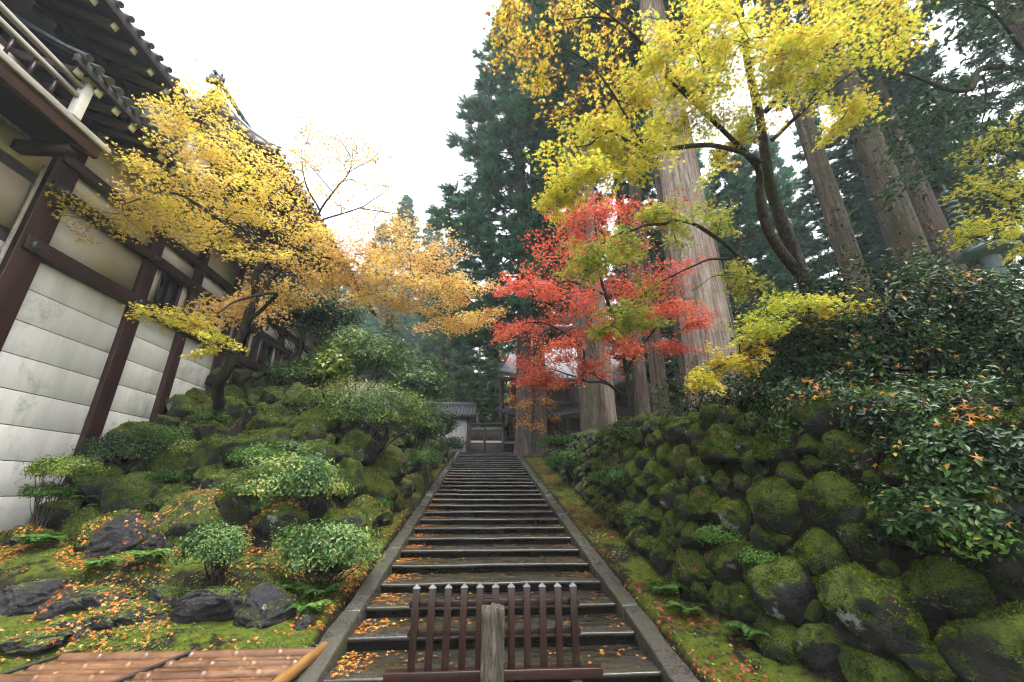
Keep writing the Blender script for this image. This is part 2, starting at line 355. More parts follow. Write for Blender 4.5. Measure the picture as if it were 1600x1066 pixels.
# wet stair stone
m, nt, out = nmat('wet stair stone'); M['stair'] = m; P = pos(nt)
n1 = noise(nt, P, 1.7, 6, .6); n2 = noise(nt, P, 26, 5, .7); n3 = noise(nt, vscale(nt, P, (.6, 3, 3)), 3, 5)
c = ramp(nt, n2, [(.3, (.012,.011,.0095)), (.55, (.040,.037,.031)), (.75, (.10,.092,.078))])
c = mixc(nt, ramp(nt, n1, [(.42, 0.), (.62, .8)]), c, (.034,.030,.012))
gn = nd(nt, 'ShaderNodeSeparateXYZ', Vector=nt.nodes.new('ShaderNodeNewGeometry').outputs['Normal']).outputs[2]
c = mixc(nt, ramp(nt, gn, [(.3, .6), (.6, 0.)]), c, (.012,.0115,.009))      # upright faces darkened: riser shade painted into the stone colour
rg = ramp(nt, n3, [(.35, .16), (.7, .5)])
finish(nt, out, c, rg, mth(nt, 'ADD', mth(nt, 'MULTIPLY', n2, .6), n1), .35, .012, .5)
m, nt, out = nmat('kerb stone'); M['kerb'] = m; P = pos(nt)
n1 = noise(nt, P, 2.6, 7, .65); n2 = noise(nt, P, 30, 5, .7)
c = ramp(nt, n2, [(.3, (.020,.018,.015)), (.7, (.075,.07,.06))])
finish(nt, out, mixc(nt, ramp(nt, n1, [(.5, 0.), (.6, .85)]), c, (.034,.038,.011)), ramp(nt, n1, [(.4, .22), (.6, .6)]), n2, .4, .012)

# ------------------------------------------------------------------ terrain
RUN, RISE, Y0 = .68, .124, 4.58
def zs(Y): return np.clip(RISE / RUN * (Y - Y0), -.124, 3.72)
def wall_base(Y): return np.interp(Y, [0, 2, 3.2, 4.3, 6, 9, 22, 26], [5.6, 4.6, 3.75, 3.12, 2.6, 2.68, 2.75, 2.9])
def wall_top(Y): return np.interp(Y, [0, 5, 8.4, 17, 25], [2.1, 2.35, 2.85, 3.5, 3.75])
def height(X, Y):
    X = np.asarray(X, float); Y = np.asarray(Y, float)
    base = zs(Y)
    # left mound
    uf = Y - 7.45 + .35*np.sin(X*1.3) - 1.15*sstep(-4.6, -7.2, X); us = (-2.3 - X)*1.25
    k = .5; hmin = -np.log(np.exp(-uf/k) + np.exp(-us/k) + 1e-30)*k
    hmin = np.where((uf > 30*k) | (us > 30*k), np.minimum(uf, us), hmin)
    r = np.interp(hmin, [-.2, .2, .8, 1.6, 3, 4.6, 7], [0, .35, 1.05, 1.75, 2.7, 3.5, 3.6])
    L = np.minimum(base + r, 4.85) + .3*sstep(5.9, 6.5, Y)*sstep(-2.3, -3.0, X)*(1 - sstep(7.2, 8, Y))
    L = L + .05*fbm(np.stack([X*.8, Y*.8, 0*X], -1), 3)*sstep(-1.6, -2.4, X)
    L = L + .03*fbm(np.stack([X*3.2, Y*3.2, 0*X], -1), 13, 2)*sstep(-1.75, -2.0, X)
    L = np.where(Y > 22, L + (3.72 - L)*sstep(23.5, 25.5, Y), L)
    # right terrace behind the stone wall
    xb = wall_base(Y); wt = wall_top(Y)
    Rr = base + (wt - base)*sstep(xb - .02, xb + .8, X) + np.clip(X - 6.5, 0, 40)*.26*(1 - sstep(20, 26, Y)) + np.clip(X - 24, 0, 60)*.25*sstep(20, 26, Y)
    Rr = Rr + .05*fbm(np.stack([X*.8, Y*.8, 0*X], -1), 5)*sstep(1.9, 2.4, X)
    Z = np.where(X < .15, L, Rr)
    inside = sstep(1.95, 1.7, np.abs(X - .15))
    Z = Z - .42*inside*sstep(3.0, 4.2, Y)*(1 - sstep(24.9, 25.2, Y)) - .05*inside
    Z = np.where(X < -7.95, np.minimum(Z, .9), Z)
    Z = Z + .36*np.clip(Y - 42, 0, 200) + 1.2*np.clip(np.abs(X) - 70, 0, 200)*.15
    return Z
def hit(px, py, far=40):
    d = ray(px, py); ts = np.linspace(2, far, 1500); Q = d[None]*ts[:, None] + [0, 0, CZ]
    k = np.argmax((Q[:, 2] < height(Q[:, 0], Q[:, 1])) | (Q[:, 0] < -7.6)); p = Q[k].copy(); p[2] = min(p[2], float(height(p[0], p[1])) + .05); return p
def axis_pts(lo, a, b, hi, step):
    mid = np.arange(a, b, step); g = [b]; d = step
    while g[-1] < hi: d *= 1.22; g.append(g[-1] + d)
    l = [a]; d = step
    while l[-1] > lo: d *= 1.22; l.append(l[-1] - d)
    return np.concatenate([np.array(l[1:])[::-1], mid, np.array(g)])
xs = axis_pts(-90, -9, 8, 100, .11); ys = axis_pts(-30, 2.5, 27, 120, .11)
GX, GY = np.meshgrid(xs, ys); GZ = height(GX, GY)
i = np.arange(len(ys) - 1)[:, None]*len(xs) + np.arange(len(xs) - 1)[None]
GF = np.stack([i, i + 1, i + 1 + len(xs), i + len(xs)], -1).reshape(-1, 4)
ground = tag(link('ground', mesh_np('ground', np.stack([GX, GY, GZ], -1).reshape(-1, 3), GF, M['ground'], True)), 'mossy ground rising beside the stone stairs', kind='structure')

# ------------------------------------------------------------------ stairs
stairs = empty('stone_stairs', (0, 0, 0), 'wet dark stone stairs climbing between the rockery and the wall', 'stairs'); stairs['kind'] = 'structure'
del stairs['category']
g = np.random.default_rng(2)
def step_mesh(w, dpt, h, sd):
    m_ = MB(); nx = 28; x = np.linspace(-w/2, w/2, nx + 1)
    f = .010*vnoise(np.stack([x*2.2, 0*x, 0*x + sd], -1)) ; z = .006*vnoise(np.stack([x*1.7, 0*x + 5, 0*x + sd], -1))
    prof = [(.03, -h, 1), (.03, -.055, 1), (0, -.05, 1), (0, -.014, 1), (.006, -.004, 1), (.02, 0, 1), (dpt, 0, 0), (dpt, -h, 0)]
    V = np.stack([np.stack([x, py - f*fw, pz + z*(pz > -h+.01)], -1) for py, pz, fw in prof])
    V = V.reshape(-1, 3); n = nx + 1; F = []
    for a in range(len(prof) - 1):
        for b in range(nx): F.append((a*n + b, a*n + b + 1, (a+1)*n + b + 1, (a+1)*n + b))
    m_.add(V, F)
    for e in (0, nx): m_.add(V[[a*n + e for a in range(8)]][[0, 1, 6, 7]], [(0, 1, 2, 3)])
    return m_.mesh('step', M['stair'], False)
for k in range(-1, 31):
    d = RUN + .06 if k > -1 else 1.25
    if k == 30: d = 4.0
    yk = Y0 + RUN*k if k > -1 else Y0 - 1.2
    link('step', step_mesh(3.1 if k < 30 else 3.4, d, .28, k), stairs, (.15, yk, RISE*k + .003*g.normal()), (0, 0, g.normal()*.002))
for sx, w in ((-1.515, .22), (1.815, .22)):
    yy = [3.9, 5.7, 7.9, 10.1, 12.2, 14.6, 16.9, 19.2, 21.6, 25.1]
    for a, b in zip(yy[:-1], yy[1:]):
        za, zb = RISE/RUN*(a - Y0), RISE/RUN*(b - Y0)
        nk = 16; t_ = np.linspace(0, 1, nk); yk = a + .012 + (b - a - .024)*t_; zk = RISE/RUN*(yk - Y0) + .075 + .008*g.normal(); V = []
        for (ox, oz, q) in ((-w/2, -.42, 0), (w/2, -.42, 1), (w/2, 0, 2), (-w/2, 0, 3)):
            nn = np.stack([yk*2.3, yk*0 + q*9 + sx*5, yk*0], -1); V.append(np.stack([sx + ox + .014*fbm(nn, 2), yk, zk + oz + .012*fbm(nn + 40, 3)], -1))
        V = np.concatenate(V); F = [(c_*nk + i_, ((c_ + 1) % 4)*nk + i_, ((c_ + 1) % 4)*nk + i_ + 1, c_*nk + i_ + 1) for c_ in range(4) for i_ in range(nk - 1)] + [(0, 3*nk, 2*nk, nk), (nk - 1, 2*nk - 1, 3*nk - 1, 4*nk - 1)]
        MB().add(V, F).build('kerb', M['kerb'], stairs, bevel=.022)
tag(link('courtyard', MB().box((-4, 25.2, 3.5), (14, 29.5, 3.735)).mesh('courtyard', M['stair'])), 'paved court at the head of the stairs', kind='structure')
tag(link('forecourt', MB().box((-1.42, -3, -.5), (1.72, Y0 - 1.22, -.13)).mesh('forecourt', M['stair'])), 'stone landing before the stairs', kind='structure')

# ------------------------------------------------------------------ rocks
def rock_mesh(name, seed, planes, mat, sub=4, soft=.22, fine=1.0):
    bm = bmesh.new(); bmesh.ops.create_icosphere(bm, subdivisions=sub, radius=1)
    V = np.array([v.co[:] for v in bm.verts]); F = np.array([[v.index for v in f.verts] for f in bm.faces]); bm.free()
    g = np.random.default_rng(seed)
    p = V*(1 + soft*fbm(V*1.1 + seed*7.3, seed, 3))[:, None]
    for _ in range(planes):
        n = unit(g.normal(size=3)); d = g.uniform(.55, .88); ex = np.maximum(0, p @ n - d); p = p - np.outer(ex*.86, n)
    p = p + V*(fine*.035*fbm(V*4 + seed, seed + 9, 3))[:, None] + V*(fine*.012*fbm(V*13 + seed, seed + 4, 2))[:, None]
    p = p / np.abs(p).max(0)
    return mesh_np(name, p, F, mat, True)
RK_R = [rock_mesh('stone', 20 + i, 3, M['stone_r'], 4, .22, 1.3) for i in range(8)]
RK_L = [rock_mesh('stone', 40 + i, 12, M['stone_l'], 4, .32, 1.7) for i in range(8)]
RK_D = [rock_mesh('boulder', 60 + i, 16, M['stone_dark'], 5, .34, 2.0) for i in range(6)]
M['moss'] = leaf_mat('moss tufts', [(0, (.011,.022,.003)), (.5, (.062,.096,.007)), (1, (.17,.205,.014))], rough=.8, trans=.2, spec=.15)
def moss_mesh(me, seed, n=2600, thr=.15):
    g = np.random.default_rng(seed); nv = len(me.vertices); V = np.empty(nv*3, np.float32); me.vertices.foreach_get('co', V); V = V.reshape(-1, 3).astype(float)
    F = np.empty(len(me.polygons)*3, np.int32); me.polygons.foreach_get('vertices', F); F = F.reshape(-1, 3)
    A, B_, C_ = V[F[:, 0]], V[F[:, 1]], V[F[:, 2]]; nn = np.cross(B_ - A, C_ - A); ar = np.linalg.norm(nn, axis=1); k = g.choice(len(F), n*2, p=ar/ar.sum())
    w = g.dirichlet((1, 1, 1), n*2); P_ = A[k]*w[:, :1] + B_[k]*w[:, 1:2] + C_[k]*w[:, 2:]; N_ = unit(nn[k])
    m_ = fbm(P_*2.0, seed, 3)*.85 + N_[:, 2] + g.normal(size=n*2)*.12 > thr; P_, N_ = P_[m_][:n], N_[m_][:n]
    t = .42 + .45*fbm(P_*3.0, seed + 2, 3) + g.normal(size=len(P_))*.18 + .22*N_[:, 2]
    return leafmesh('moss', OVAL, P_ + N_*.012, g.normal(size=P_.shape) + N_*.3, g.uniform(.04, .08, len(P_)), t, M['moss'], N_ + g.normal(size=P_.shape)*.45, g)
MOSS_R = {me: moss_mesh(me, 300 + i, 5200, -.05) for i, me in enumerate(RK_R)}
MOSS_L = {me: moss_mesh(me, 320 + i, 3800, .18) for i, me in enumerate(RK_L)}
g = np.random.default_rng(11)
wall = empty('stone_wall', (2.7, 5, .2), 'dry stone wall of moss covered boulders along the stairs', 'wall')
placed = []
def try_stone(y, h, r):
    for (yy, hh, rr) in placed:
        if ((y - yy)**2 + (h - hh)**2) < (.66*(r + rr))**2: return False
    placed.append((y, h, r)); return True
fixed = [(4.15,.66,.42),(4.85,.55,.36),(5.0,1.35,.36),(3.35,.55,.44),(3.45,1.4,.40),(5.7,1.95,.36),(5.9,1.15,.32),(2.5,.6,.5),(2.4,1.6,.5)]
for f in fixed: placed.append(f)
for tries, lo, hi in ((1200, .27, .36), (3400, .19, .27), (6000, .12, .18), (3000, .08, .11)):
    for _ in range(tries):
        y = 1.8 + 21.5*g.random()**1.7; s = 1 if y < 8 else max(.62, 1 - (y - 8)*.05)
        H = float(wall_top(y) - zs(y)); r = g.uniform(lo, hi)*s
        h = g.uniform(.05, H + .12)
        if h + r*.5 > H + .25: continue
        try_stone(y, h, r)
big = sorted(placed, key=lambda t: -t[2]/t[0])[:300]
for y, h, r in big:
    H = float(wall_top(y) - zs(y)); x = float(wall_base(y)) + .12 + .62*(h / H) + r*.18 + g.normal()*.03
    z = float(zs(y)) + h
    o = link('stone', RK_R[g.integers(8)], wall, rel(wall, (x, y, z)), (g.normal()*.3, g.normal()*.35, g.uniform(0, 6.28)), (r*g.uniform(1.0, 1.2), r*g.uniform(1.0, 1.25), r*g.uniform(.85, 1.05)))
    if y < 12: link('moss', MOSS_R[o.data], o)
#ROCKERY
rockery = empty('rockery', (-5, 8, .4), 'steep rockery of mossy stones below the white walled hall', 'rockery')
pl = []
from math import floor
_gx, _gy = np.meshgrid(np.arange(-9, 0, .1), np.arange(5, 25.5, .1)); _gh = height(_gx, _gy); _dy, _dx = np.gradient(_gh, .1)
def hq(x, y): j = min(_gh.shape[0]-1, max(0, int((y - 5)/.1))); i = min(_gh.shape[1]-1, max(0, int((x + 9)/.1))); return float(_gh[j, i]), math.hypot(_dx[j, i], _dy[j, i])
def try_rock(x, y, r, kk=.82):
    z = hq(x, y)[0]
    for (a, b, c, rr) in pl:
        if (x-a)**2 + (y-b)**2 + (z-c)**2 < (kk*(r + rr))**2: return
    pl.append((x, y, z, r))
for tries, lo, hi in ((700, .42, .62), (1500, .28, .40), (2000, .18, .26)):
    for _ in range(tries):
        if g.random() < .68: x, y = g.uniform(-7.9, -2.3), 7.3 + 5.2*g.random()**1.3
        else: x, y = g.uniform(-3.4, -2.15), g.uniform(8.5, 23.5)
        if hq(x, y)[1] < .38: continue
        try_rock(x, y, g.uniform(lo, hi))
for (x, y, z, r) in pl[:290]:
    o = link('stone', RK_L[g.integers(8)], rockery, rel(rockery, (x, y, z + r*.12)), (g.normal()*.35, g.normal()*.35, g.uniform(0, 6.28)), (r*g.uniform(.9, 1.3), r*g.uniform(.85, 1.1), r*g.uniform(.75, 1.1)))
    if y < 12: link('moss', MOSS_L[o.data], o)
# a low kerb of flat stones on the terrace under the hall wall
for k, x in enumerate(np.arange(-7.6, -4.2, .52)):
    link('stone', RK_L[k % 8], rockery, rel(rockery, (x, 11.9 + .1*g.normal(), 4.72)), (0, 0, g.uniform(0, 6)), (.36, .28, .24))
BL = [(310, 955, 5.35, .42, .27, .25, 'long dark boulder at the lawn edge beside the mossy capped one'), (408, 962, 5.2, .36, .30, .29, 'dark boulder with a green moss cap at the lawn edge'),
      (190, 962, 5.45, .46, .20, .14, 'flat pale edged slab in front of the leaf covered bank'), (150, 938, 5.9, .50, .24, .19, 'wide black boulder under the carpet of orange leaves'),
      (90, 948, 5.7, .30, .26, .20, 'lichen spotted boulder between two wide black ones'), (28, 945, 5.8, .42, .28, .24, 'broad black boulder at the picture edge below the white wall'),
      (145, 976, 5.3, .17, .14, .14, 'small pale streaked stone beside the flat slab'), (95, 990, 5.2, .26, .17, .12, 'low dark stone with a fern at its foot'),
      (25, 1008, 5.0, .42, .20, .13, 'long low black stone nearest the bamboo cover'), (255, 936, 6.0, .34, .2, .15, 'slanting black stone behind the flat slab'),
      (470, 972, 5.1, .13, .12, .11, 'little pale stone among ferns next to the mossy capped boulder'), (165, 850, 6.9, .40, .36, .36, 'blocky black rock with white specks at the rockery foot'),
      (295, 818, 7.2, .62, .45, .58, 'tall lichen whitened boulder standing in the rockery'), (230, 845, 7.0, .26, .24, .34, 'upright grey stone leaning on the tall lichened boulder'),
      (640, 840, 8.2, .0, 0, 0, ''),]
for k, (px, py, d, a, b, c_, lab) in enumerate(BL):
    if not a: continue
    p = hit(px, py + 14); p = p + [0, .1, c_*.45]
    bo = tag(link('boulder', RK_D[k % 6] if k != 12 else RK_L[2], None, (p[0], p[1], p[2]), (g.normal()*.15, g.normal()*.15, g.uniform(-.4, .4)), (a, b, c_)), lab, 'boulder', 'dark boulders edging the lawn')
    if k == 1: link('moss_cap', moss_mesh(RK_D[1], 340, 3500, .72), bo)

# ------------------------------------------------------------------ hall on the left
hall = empty('temple_hall', (-8.2, 10, .9), 'white walled temple hall with dark timber frame and deep eaves', 'building')
PY = [6.62, 8.95, 10.48, 12.14, 13.8, 15.4, 17.0, 18.6]; PW = [.44, .34] + [.28]*6
for y, w in zip(PY, PW): MB().box((-8.25, y - w/2, .3), (-7.88, y + w/2, 8.4)).build('post', M['timber'], hall, bevel=.012)
MB().box((-8.25, 4.0, .3), (-7.90, 4.3, 8.4)).build('post', M['timber'], hall, bevel=.012)
for z, h in ((5.58, .26), (6.74, .22), (7.40, .20)):
    MB().box((-8.1, 6.47, z - h/2), (-7.83, 19.2, z + h/2)).build('rail', M['timber_h'], hall, bevel=.01)
MB().box((-8.1, 11.9, 4.44), (-7.84, 19.2, 4.62)).build('rail', M['timber_h'], hall, bevel=.01)
for y, z in ((6.62, 5.58), (6.62, 6.74), (8.95, 5.58), (8.95, 6.74)):
    MB().tube([(-7.84, y, z), (-7.80, y, z), (-7.785, y, z)], [.085, .08, .04], 14).build('nail_cover', M['iron'], hall, True)
MB().box((-9.0, 3.0, .3), (-8.06, 19.5, 8.6)).build('wall_core', M['soffit'], hall)
bays = [(4.3, PY[0] - .22)] + [(PY[k] + PW[k]/2, PY[k+1] - PW[k+1]/2) for k in range(7)]
BRD = .565
for bi, (a, b) in enumerate(bays):
    zt = 5.45 if bi < 4 else 4.44
    z = zt
    while z > .2:
        MB().box((-8.1, a, z - BRD + .014), (-7.985 - .004*(bi % 2), b, z)).build('siding_board', M['siding'], hall, bevel=.004); z -= BRD
    for z0, z1 in ((5.71, 6.63), (6.85, 7.30), (7.5, 8.4)):
        if z0 == 5.71 and bi >= 2: continue
        MB().box((-8.1, a, z0), (-7.98, b, z1)).build('wall_panel', M['plaster'], hall)
    if bi >= 2:
        rows = [(5.71, 6.63)] + ([(4.62, 5.45)] if bi >= 4 else [])
        for z0, z1 in rows:
            c0, c1 = a + .26, b - .24
            MB().box((-8.1, a, z0), (-7.98, c0, z1)).build('wall_panel', M['plaster'], hall)
            MB().box((-8.1, c1, z0), (-7.98, b, z1)).build('wall_panel', M['plaster'], hall)
            w = MB()
            w.box((-8.05, c0, z0), (-7.95, c0 + .05, z1)).box((-8.05, c1 - .05, z0), (-7.95, c1, z1)).box((-8.05, c0 + .05, z0), (-7.95, c1 - .05, z0 + .05)).box((-8.05, c0 + .05, z1 - .05), (-7.95, c1 - .05, z1)).box((-8.03, (c0+c1)/2 - .02, z0 + .05), (-7.965, (c0+c1)/2 + .02, z1 - .05))
            w = w.build('window', M['timber'], hall)
            for q0, q1 in ((c0 + .05, (c0+c1)/2 - .02), ((c0+c1)/2 + .02, c1 - .05)):
                MB().box((-8.03, q0, z0 + .05), (-8.0, q1, z1 - .05)).build('pane', M['glass'], w)
MB().tube([(-7.9, 6.30, 1), (-7.9, 6.30, 7.0)], [.03]*2, 10).build('downpipe', M['pale_wood'], hall, True)
# lower eave
EX, EZ = -6.8, 8.26
MB().add([(EX - .06, 5.2, EZ - .02), (EX - .06, 19.6, EZ - .02), (-8.2, 19.6, 8.72), (-8.2, 5.2, 8.72)], [(0, 1, 2, 3)]).add([(EX, 5.15, EZ + .08), (EX, 19.65, EZ + .08), (-9.8, 19.65, 10.0), (-9.8, 5.15, 10.0)], [(0, 3, 2, 1)]).build('soffit', M['soffit'], hall)
MB().bar((EX - .02, 5.15, EZ + .0), (EX - .02, 19.65, EZ + .0), .07, .15).build('eave_board', M['soffit'], hall, bevel=.006)
for y in np.arange(5.35, 19.5, .37):
    r_ = MB().bar((EX - .10, y, EZ - .11), (-8.1, y, 8.52), .10, .12).build('rafter', M['rafter'], hall)
    MB().bar((EX - .10 + .012, y, EZ - .113), (EX - .10 - .003, y, EZ - .108), .125, .135).build('rafter_end', M['white'], r_)
for y in np.arange(5.25, 19.6, .205):
    t_ = MB().tube([(EX + .05, y, EZ + .12), (-7.2, y, EZ + .33), (-8.3, y, 9.28)], [.058]*3, 9).build('roof_tile', M['tile'], hall, True)
    MB().tube([(EX + .085, y, EZ + .10), (EX + .05, y, EZ + .12)], [.066, .066], 12).build('tile_end', M['tile'], t_)
MB().box((-10.2, 3, 8.6), (-9.6, 9.2, 11.6)).build('upper_wall', M['soffit'], hall)
MB().box((-9.59, 7.7, 8.7), (-8.6, 9.28, 11.3)).build('upper_wall', M['soffit'], hall)
MB().box((-8.7, 9.3, 8.6), (-8.25, 19.5, 10.9)).build('upper_wall', M['timber'], hall)
for y in np.arange(10, 19.5, 1.6): MB().box((-8.26, y, 8.7), (-8.16, y + .2, 10.7)).build('post', M['timber'], hall)
# upper eave
UX, UZ, UY0, UY1 = -7.2, 10.2, -2.5, 7.95
MB().add([(UX - .05, UY0, UZ - .02), (UX - .05, UY1, UZ - .02), (-9.9, UY1, 11.35), (-9.9, UY0, 11.35)], [(0, 1, 2, 3)]).build('soffit', M['soffit'], hall)
MB().add([(UX, UY0, UZ + .1), (UX, UY1, UZ + .1), (-12.5, UY1, 13.2), (-12.5, UY0, 13.2)], [(0, 3, 2, 1)]).build('roof', M['tile'], hall)
MB().bar((UX - .03, UY0, UZ + .01), (UX - .03, UY1, UZ + .01), .08, .20).build('eave_board', M['soffit'], hall, bevel=.006)
MB().bar((-8.8, UY0, 10.62), (-8.8, UY1, 10.62), .16, .16).build('purlin', M['timber_h'], hall)
for y in np.arange(2.2, UY1 - .1, .46):
    r_ = MB().bar((UX - .16, y, UZ - .14), (-9.7, y, 11.13), .15, .13).build('rafter', M['rafter'], hall)
    MB().bar((UX - .16 + .014, y, UZ - .143), (UX - .16 - .003, y, UZ - .137), .12, .12).build('rafter_end', M['white'], r_)
for y in np.arange(2, UY1 + .1, .26):
    MB().tube([(UX + .06, y, UZ + .13), (-8.2, y, UZ + .70), (-9.6, y, UZ + 1.5)], [.062]*3, 9).build('roof_tile', M['tile'], hall, True)
MB().bar((UX, UY1 + .03, UZ + .05), (-12, UY1 + .03, 12.85), .10, .34).build('verge_board', M['timber_h'], hall)
# gabled roof behind it, ridge running away from the stairs' foot
GY0, RX, RZ = 9.3, -8.05, 12.7
prof = [(0, 0), (.35, -.62), (.75, -1.12), (1.2, -1.55), (1.75, -1.95), (2.1, -2.12)]
for s in (1, -1):
    m_ = MB()
    V = [(RX + s*dx, y, RZ + dz) for y in (GY0, 21.0) for dx, dz in prof] + [(RX + s*dx, y, RZ + dz - .16) for y in (GY0, 21.0) for dx, dz in prof]
    n = len(prof); F = [(i, i+1, n+i+1, n+i) for i in range(n-1)] + [(2*n+i, 3*n+i, 3*n+i+1, 2*n+i+1) for i in range(n-1)] + [(i, 2*n+i, 2*n+i+1, i+1) for i in range(n-1)] + [(n-1, 3*n-1, 4*n-1, 2*n-1)]
    m_.add(V, F).build('roof', M['tile'], hall)
    m_ = MB()
    for (a, b), (c_, d) in zip(prof[:-1], prof[1:]): m_.bar((RX + s*a, GY0 - .03, RZ + b - .2), (RX + s*c_, GY0 - .03, RZ + d - .2), .09, .26, up=(0, 0, 1))
    m_.build('verge_board', M['timber'], hall)
    for y in np.arange(GY0 + .1, 20.9, .3):
        MB().tube([(RX + s*a, y, RZ + b + .05) for a, b in prof], .075, 7).build('roof_tile', M['tile'], hall, True)
MB().add([(RX, GY0 + .25, RZ - .2), (RX - 1.9, GY0 + .25, RZ - 2.2), (RX + 1.9, GY0 + .25, RZ - 2.2)], [(0, 1, 2)]).build('gable_wall', M['timber'], hall)
MB().box((RX - 1.6, GY0 + .3, 8.4), (RX + .1, 20.6, 11.2)).build('upper_wall', M['timber'], hall)
MB().bar((RX, GY0 - .1, RZ + .12), (RX, 21, RZ + .12), .20, .22).build('ridge', M['tile'], hall, bevel=.05)
MB().box((RX - .16, GY0 - .24, RZ + .0), (RX + .16, GY0 - .1, RZ + .27)).box((RX - .25, GY0 - .22, RZ + .02), (RX - .161, GY0 - .12, RZ + .20)).box((RX + .161, GY0 - .22, RZ + .02), (RX + .25, GY0 - .12, RZ + .20)).box((RX - .17, GY0 - .2, RZ + .271), (RX - .11, GY0 - .14, RZ + .36)).box((RX + .11, GY0 - .2, RZ + .271), (RX + .17, GY0 - .14, RZ + .36)).tube([(RX, GY0 - .3, RZ + .30), (RX, GY0 - .05, RZ + .33)], [.055, .05], 8).build('ridge_ornament', M['tile'], hall, bevel=.03)
# balcony
BX = -7.0
bal = MB().box((-8.0, -1, 7.36), (BX - .06, 6.12, 7.44)).build('balcony', M['soffit'], hall)
MB().box((BX - .06, -1, 7.12), (BX + .02, 6.2, 7.34)).build('edge_beam', M['timber_h'], bal, bevel=.01)
MB().box((BX - .05, -1, 7.345), (BX + .06, 6.32, 7.46)).build('sill', M['pale_wood'], bal, bevel=.012)
for y in (5.62, 3.7):
    MB().box((BX - .06, y - .07, 7.46), (BX + .07, y + .07, 8.24)).box((BX - .075, y - .085, 8.24), (BX + .085, y + .085, 8.29)).build('baluster', M['white'], bal, bevel=.008)
for z in (8.06, 7.86): MB().bar((BX, -1, z), (BX, 5.55, z), .07, .075).build('handrail', M['pale_wood'], bal, bevel=.01)
for y in np.arange(.4, 5.4, .32): MB().box((BX - .03, y, 7.46), (BX + .01, y + .035, 7.82)).build('slat', M['timber'], bal)
for y in (5.9, 3.6): MB().box((-8.0, y - .09, 6.95), (BX - .1, y + .09, 7.12)).build('bracket', M['timber_h'], bal)

# ------------------------------------------------------------------ small tiled roof house on the left terrace
sh = empty('tiled_outbuilding', (-5.6, 21, 3.7), 'low tiled outbuilding behind the shrubs of the left terrace', 'building')
MB().box((-8, 20.2, 3.5), (-4.6, 24.5, 6.6)).build('wall', M['plaster'], sh)
MB().add([(-3.9, 19.6, 6.35), (-3.9, 25, 6.35), (-6.4, 25, 8.1), (-6.4, 19.6, 8.1)], [(0, 1, 2, 3)]).add([(-3.9, 19.6, 6.25), (-3.9, 25, 6.25), (-6.4, 25, 7.95), (-6.4, 19.6, 7.95)], [(3, 2, 1, 0)]).add([(-6.4, 19.6, 8.1), (-6.4, 25, 8.1), (-9, 25, 6.4), (-9, 19.6, 6.4)], [(0, 1, 2, 3)]).add([(-4.6, 20.2, 6.6), (-6.4, 20.2, 7.95), (-8, 20.2, 6.9)], [(0, 1, 2)]).build('roof', M['tile'], sh)
for y in np.arange(19.7, 25, .27): MB().tube([(-3.86, y, 6.4), (-6.4, y, 8.16)], [.07]*2, 7).build('roof_tile', M['tile'], sh, True)
MB().bar((-6.4, 19.5, 8.22), (-6.4, 25, 8.22), .24, .28).build('ridge', M['tile'], sh, bevel=.04)

# ------------------------------------------------------------------ gate lodge, plank fence and pole at the stair head
gl = empty('gate_lodge', (-2.2, 27.6, 3.72), 'small white walled lodge with grey tiled roof at the stair head', 'building')
MB().box((-4.5, 27.0, 3.6), (-1.12, 30, 5.95)).build('wall', M['white'], gl)
MB().box((-1.18, 26.93, 3.6), (-1.02, 27.1, 6.0)).build('post', M['old_wood'], gl)
MB().bar((-4.5, 26.6, 6.02), (-.75, 26.6, 6.02), .10, .12).build('eave_board', M['old_wood'], gl)
MB().add([(-4.6, 26.4, 6.08), (-.7, 26.4, 6.08), (-.7, 27.9, 6.98), (-4.6, 27.9, 6.98)], [(0, 1, 2, 3)]).add([(-4.6, 26.4, 6.02), (-.7, 26.4, 6.02), (-.7, 27.9, 6.9), (-4.6, 27.9, 6.9)], [(3, 2, 1, 0)]).add([(-4.6, 27.9, 6.98), (-.7, 27.9, 6.98), (-.7, 29.6, 6.0), (-4.6, 29.6, 6.0)], [(0, 1, 2, 3)]).add([(-.74, 26.5, 6.05), (-.74, 29.4, 6.05), (-.74, 27.9, 6.9)], [(0, 1, 2)]).build('roof', M['tile'], gl)
for x in np.arange(-4.5, -.6, .2): MB().tube([(x, 26.36, 6.12), (x, 27.85, 7.02)], [.06]*2, 7).build('roof_tile', M['tile'], gl, True)
MB().bar((-4.6, 27.9, 7.08), (-.62, 27.9, 7.08), .22, .26).build('ridge', M['tile'], gl, bevel=.04)
fe = empty('plank_fence', (0, 27, 3.735), 'weathered plank fence with a tiled coping at the stair head', 'fence')
for x in (-.98, -.02, 1.15): MB().box((x - .07, 26.9, 3.7), (x + .07, 27.06, 5.55)).build('post', M['old_wood'], fe)
for k, x in enumerate(np.arange(-.9, 1.06, .125)): MB().box((x, 26.98 + .006*(k % 3), 4.62), (x + .118, 27.03, 5.22)).build('plank', M['old_wood'], fe)
MB().box((-.9, 26.97, 3.74), (1.1, 27.04, 4.42)).build('base_board', M['old_wood'], fe)
MB().box((-.91, 26.92, 4.44), (1.08, 27.05, 4.58)).build('white_rail', M['white'], fe, bevel=.01)
MB().box((-.91, 26.95, 5.24), (1.08, 27.05, 5.44)).build('top_panel', M['pale_wood'], fe)
MB().bar((-1.0, 27, 5.62), (1.3, 27, 5.62), .5, .08).build('coping', M['tile'], fe, bevel=.02)
for x in np.arange(-.92, 1.25, .16): MB().tube([(x, 26.72, 5.60), (x, 27.0, 5.72)], [.05]*2, 7).build('coping_tile', M['white'] if False else M['tile'], fe, True)
po = empty('iron_pole', (-1.0, 25.7, 3.735), 'thin dark pole standing in front of the plank fence', 'pole')
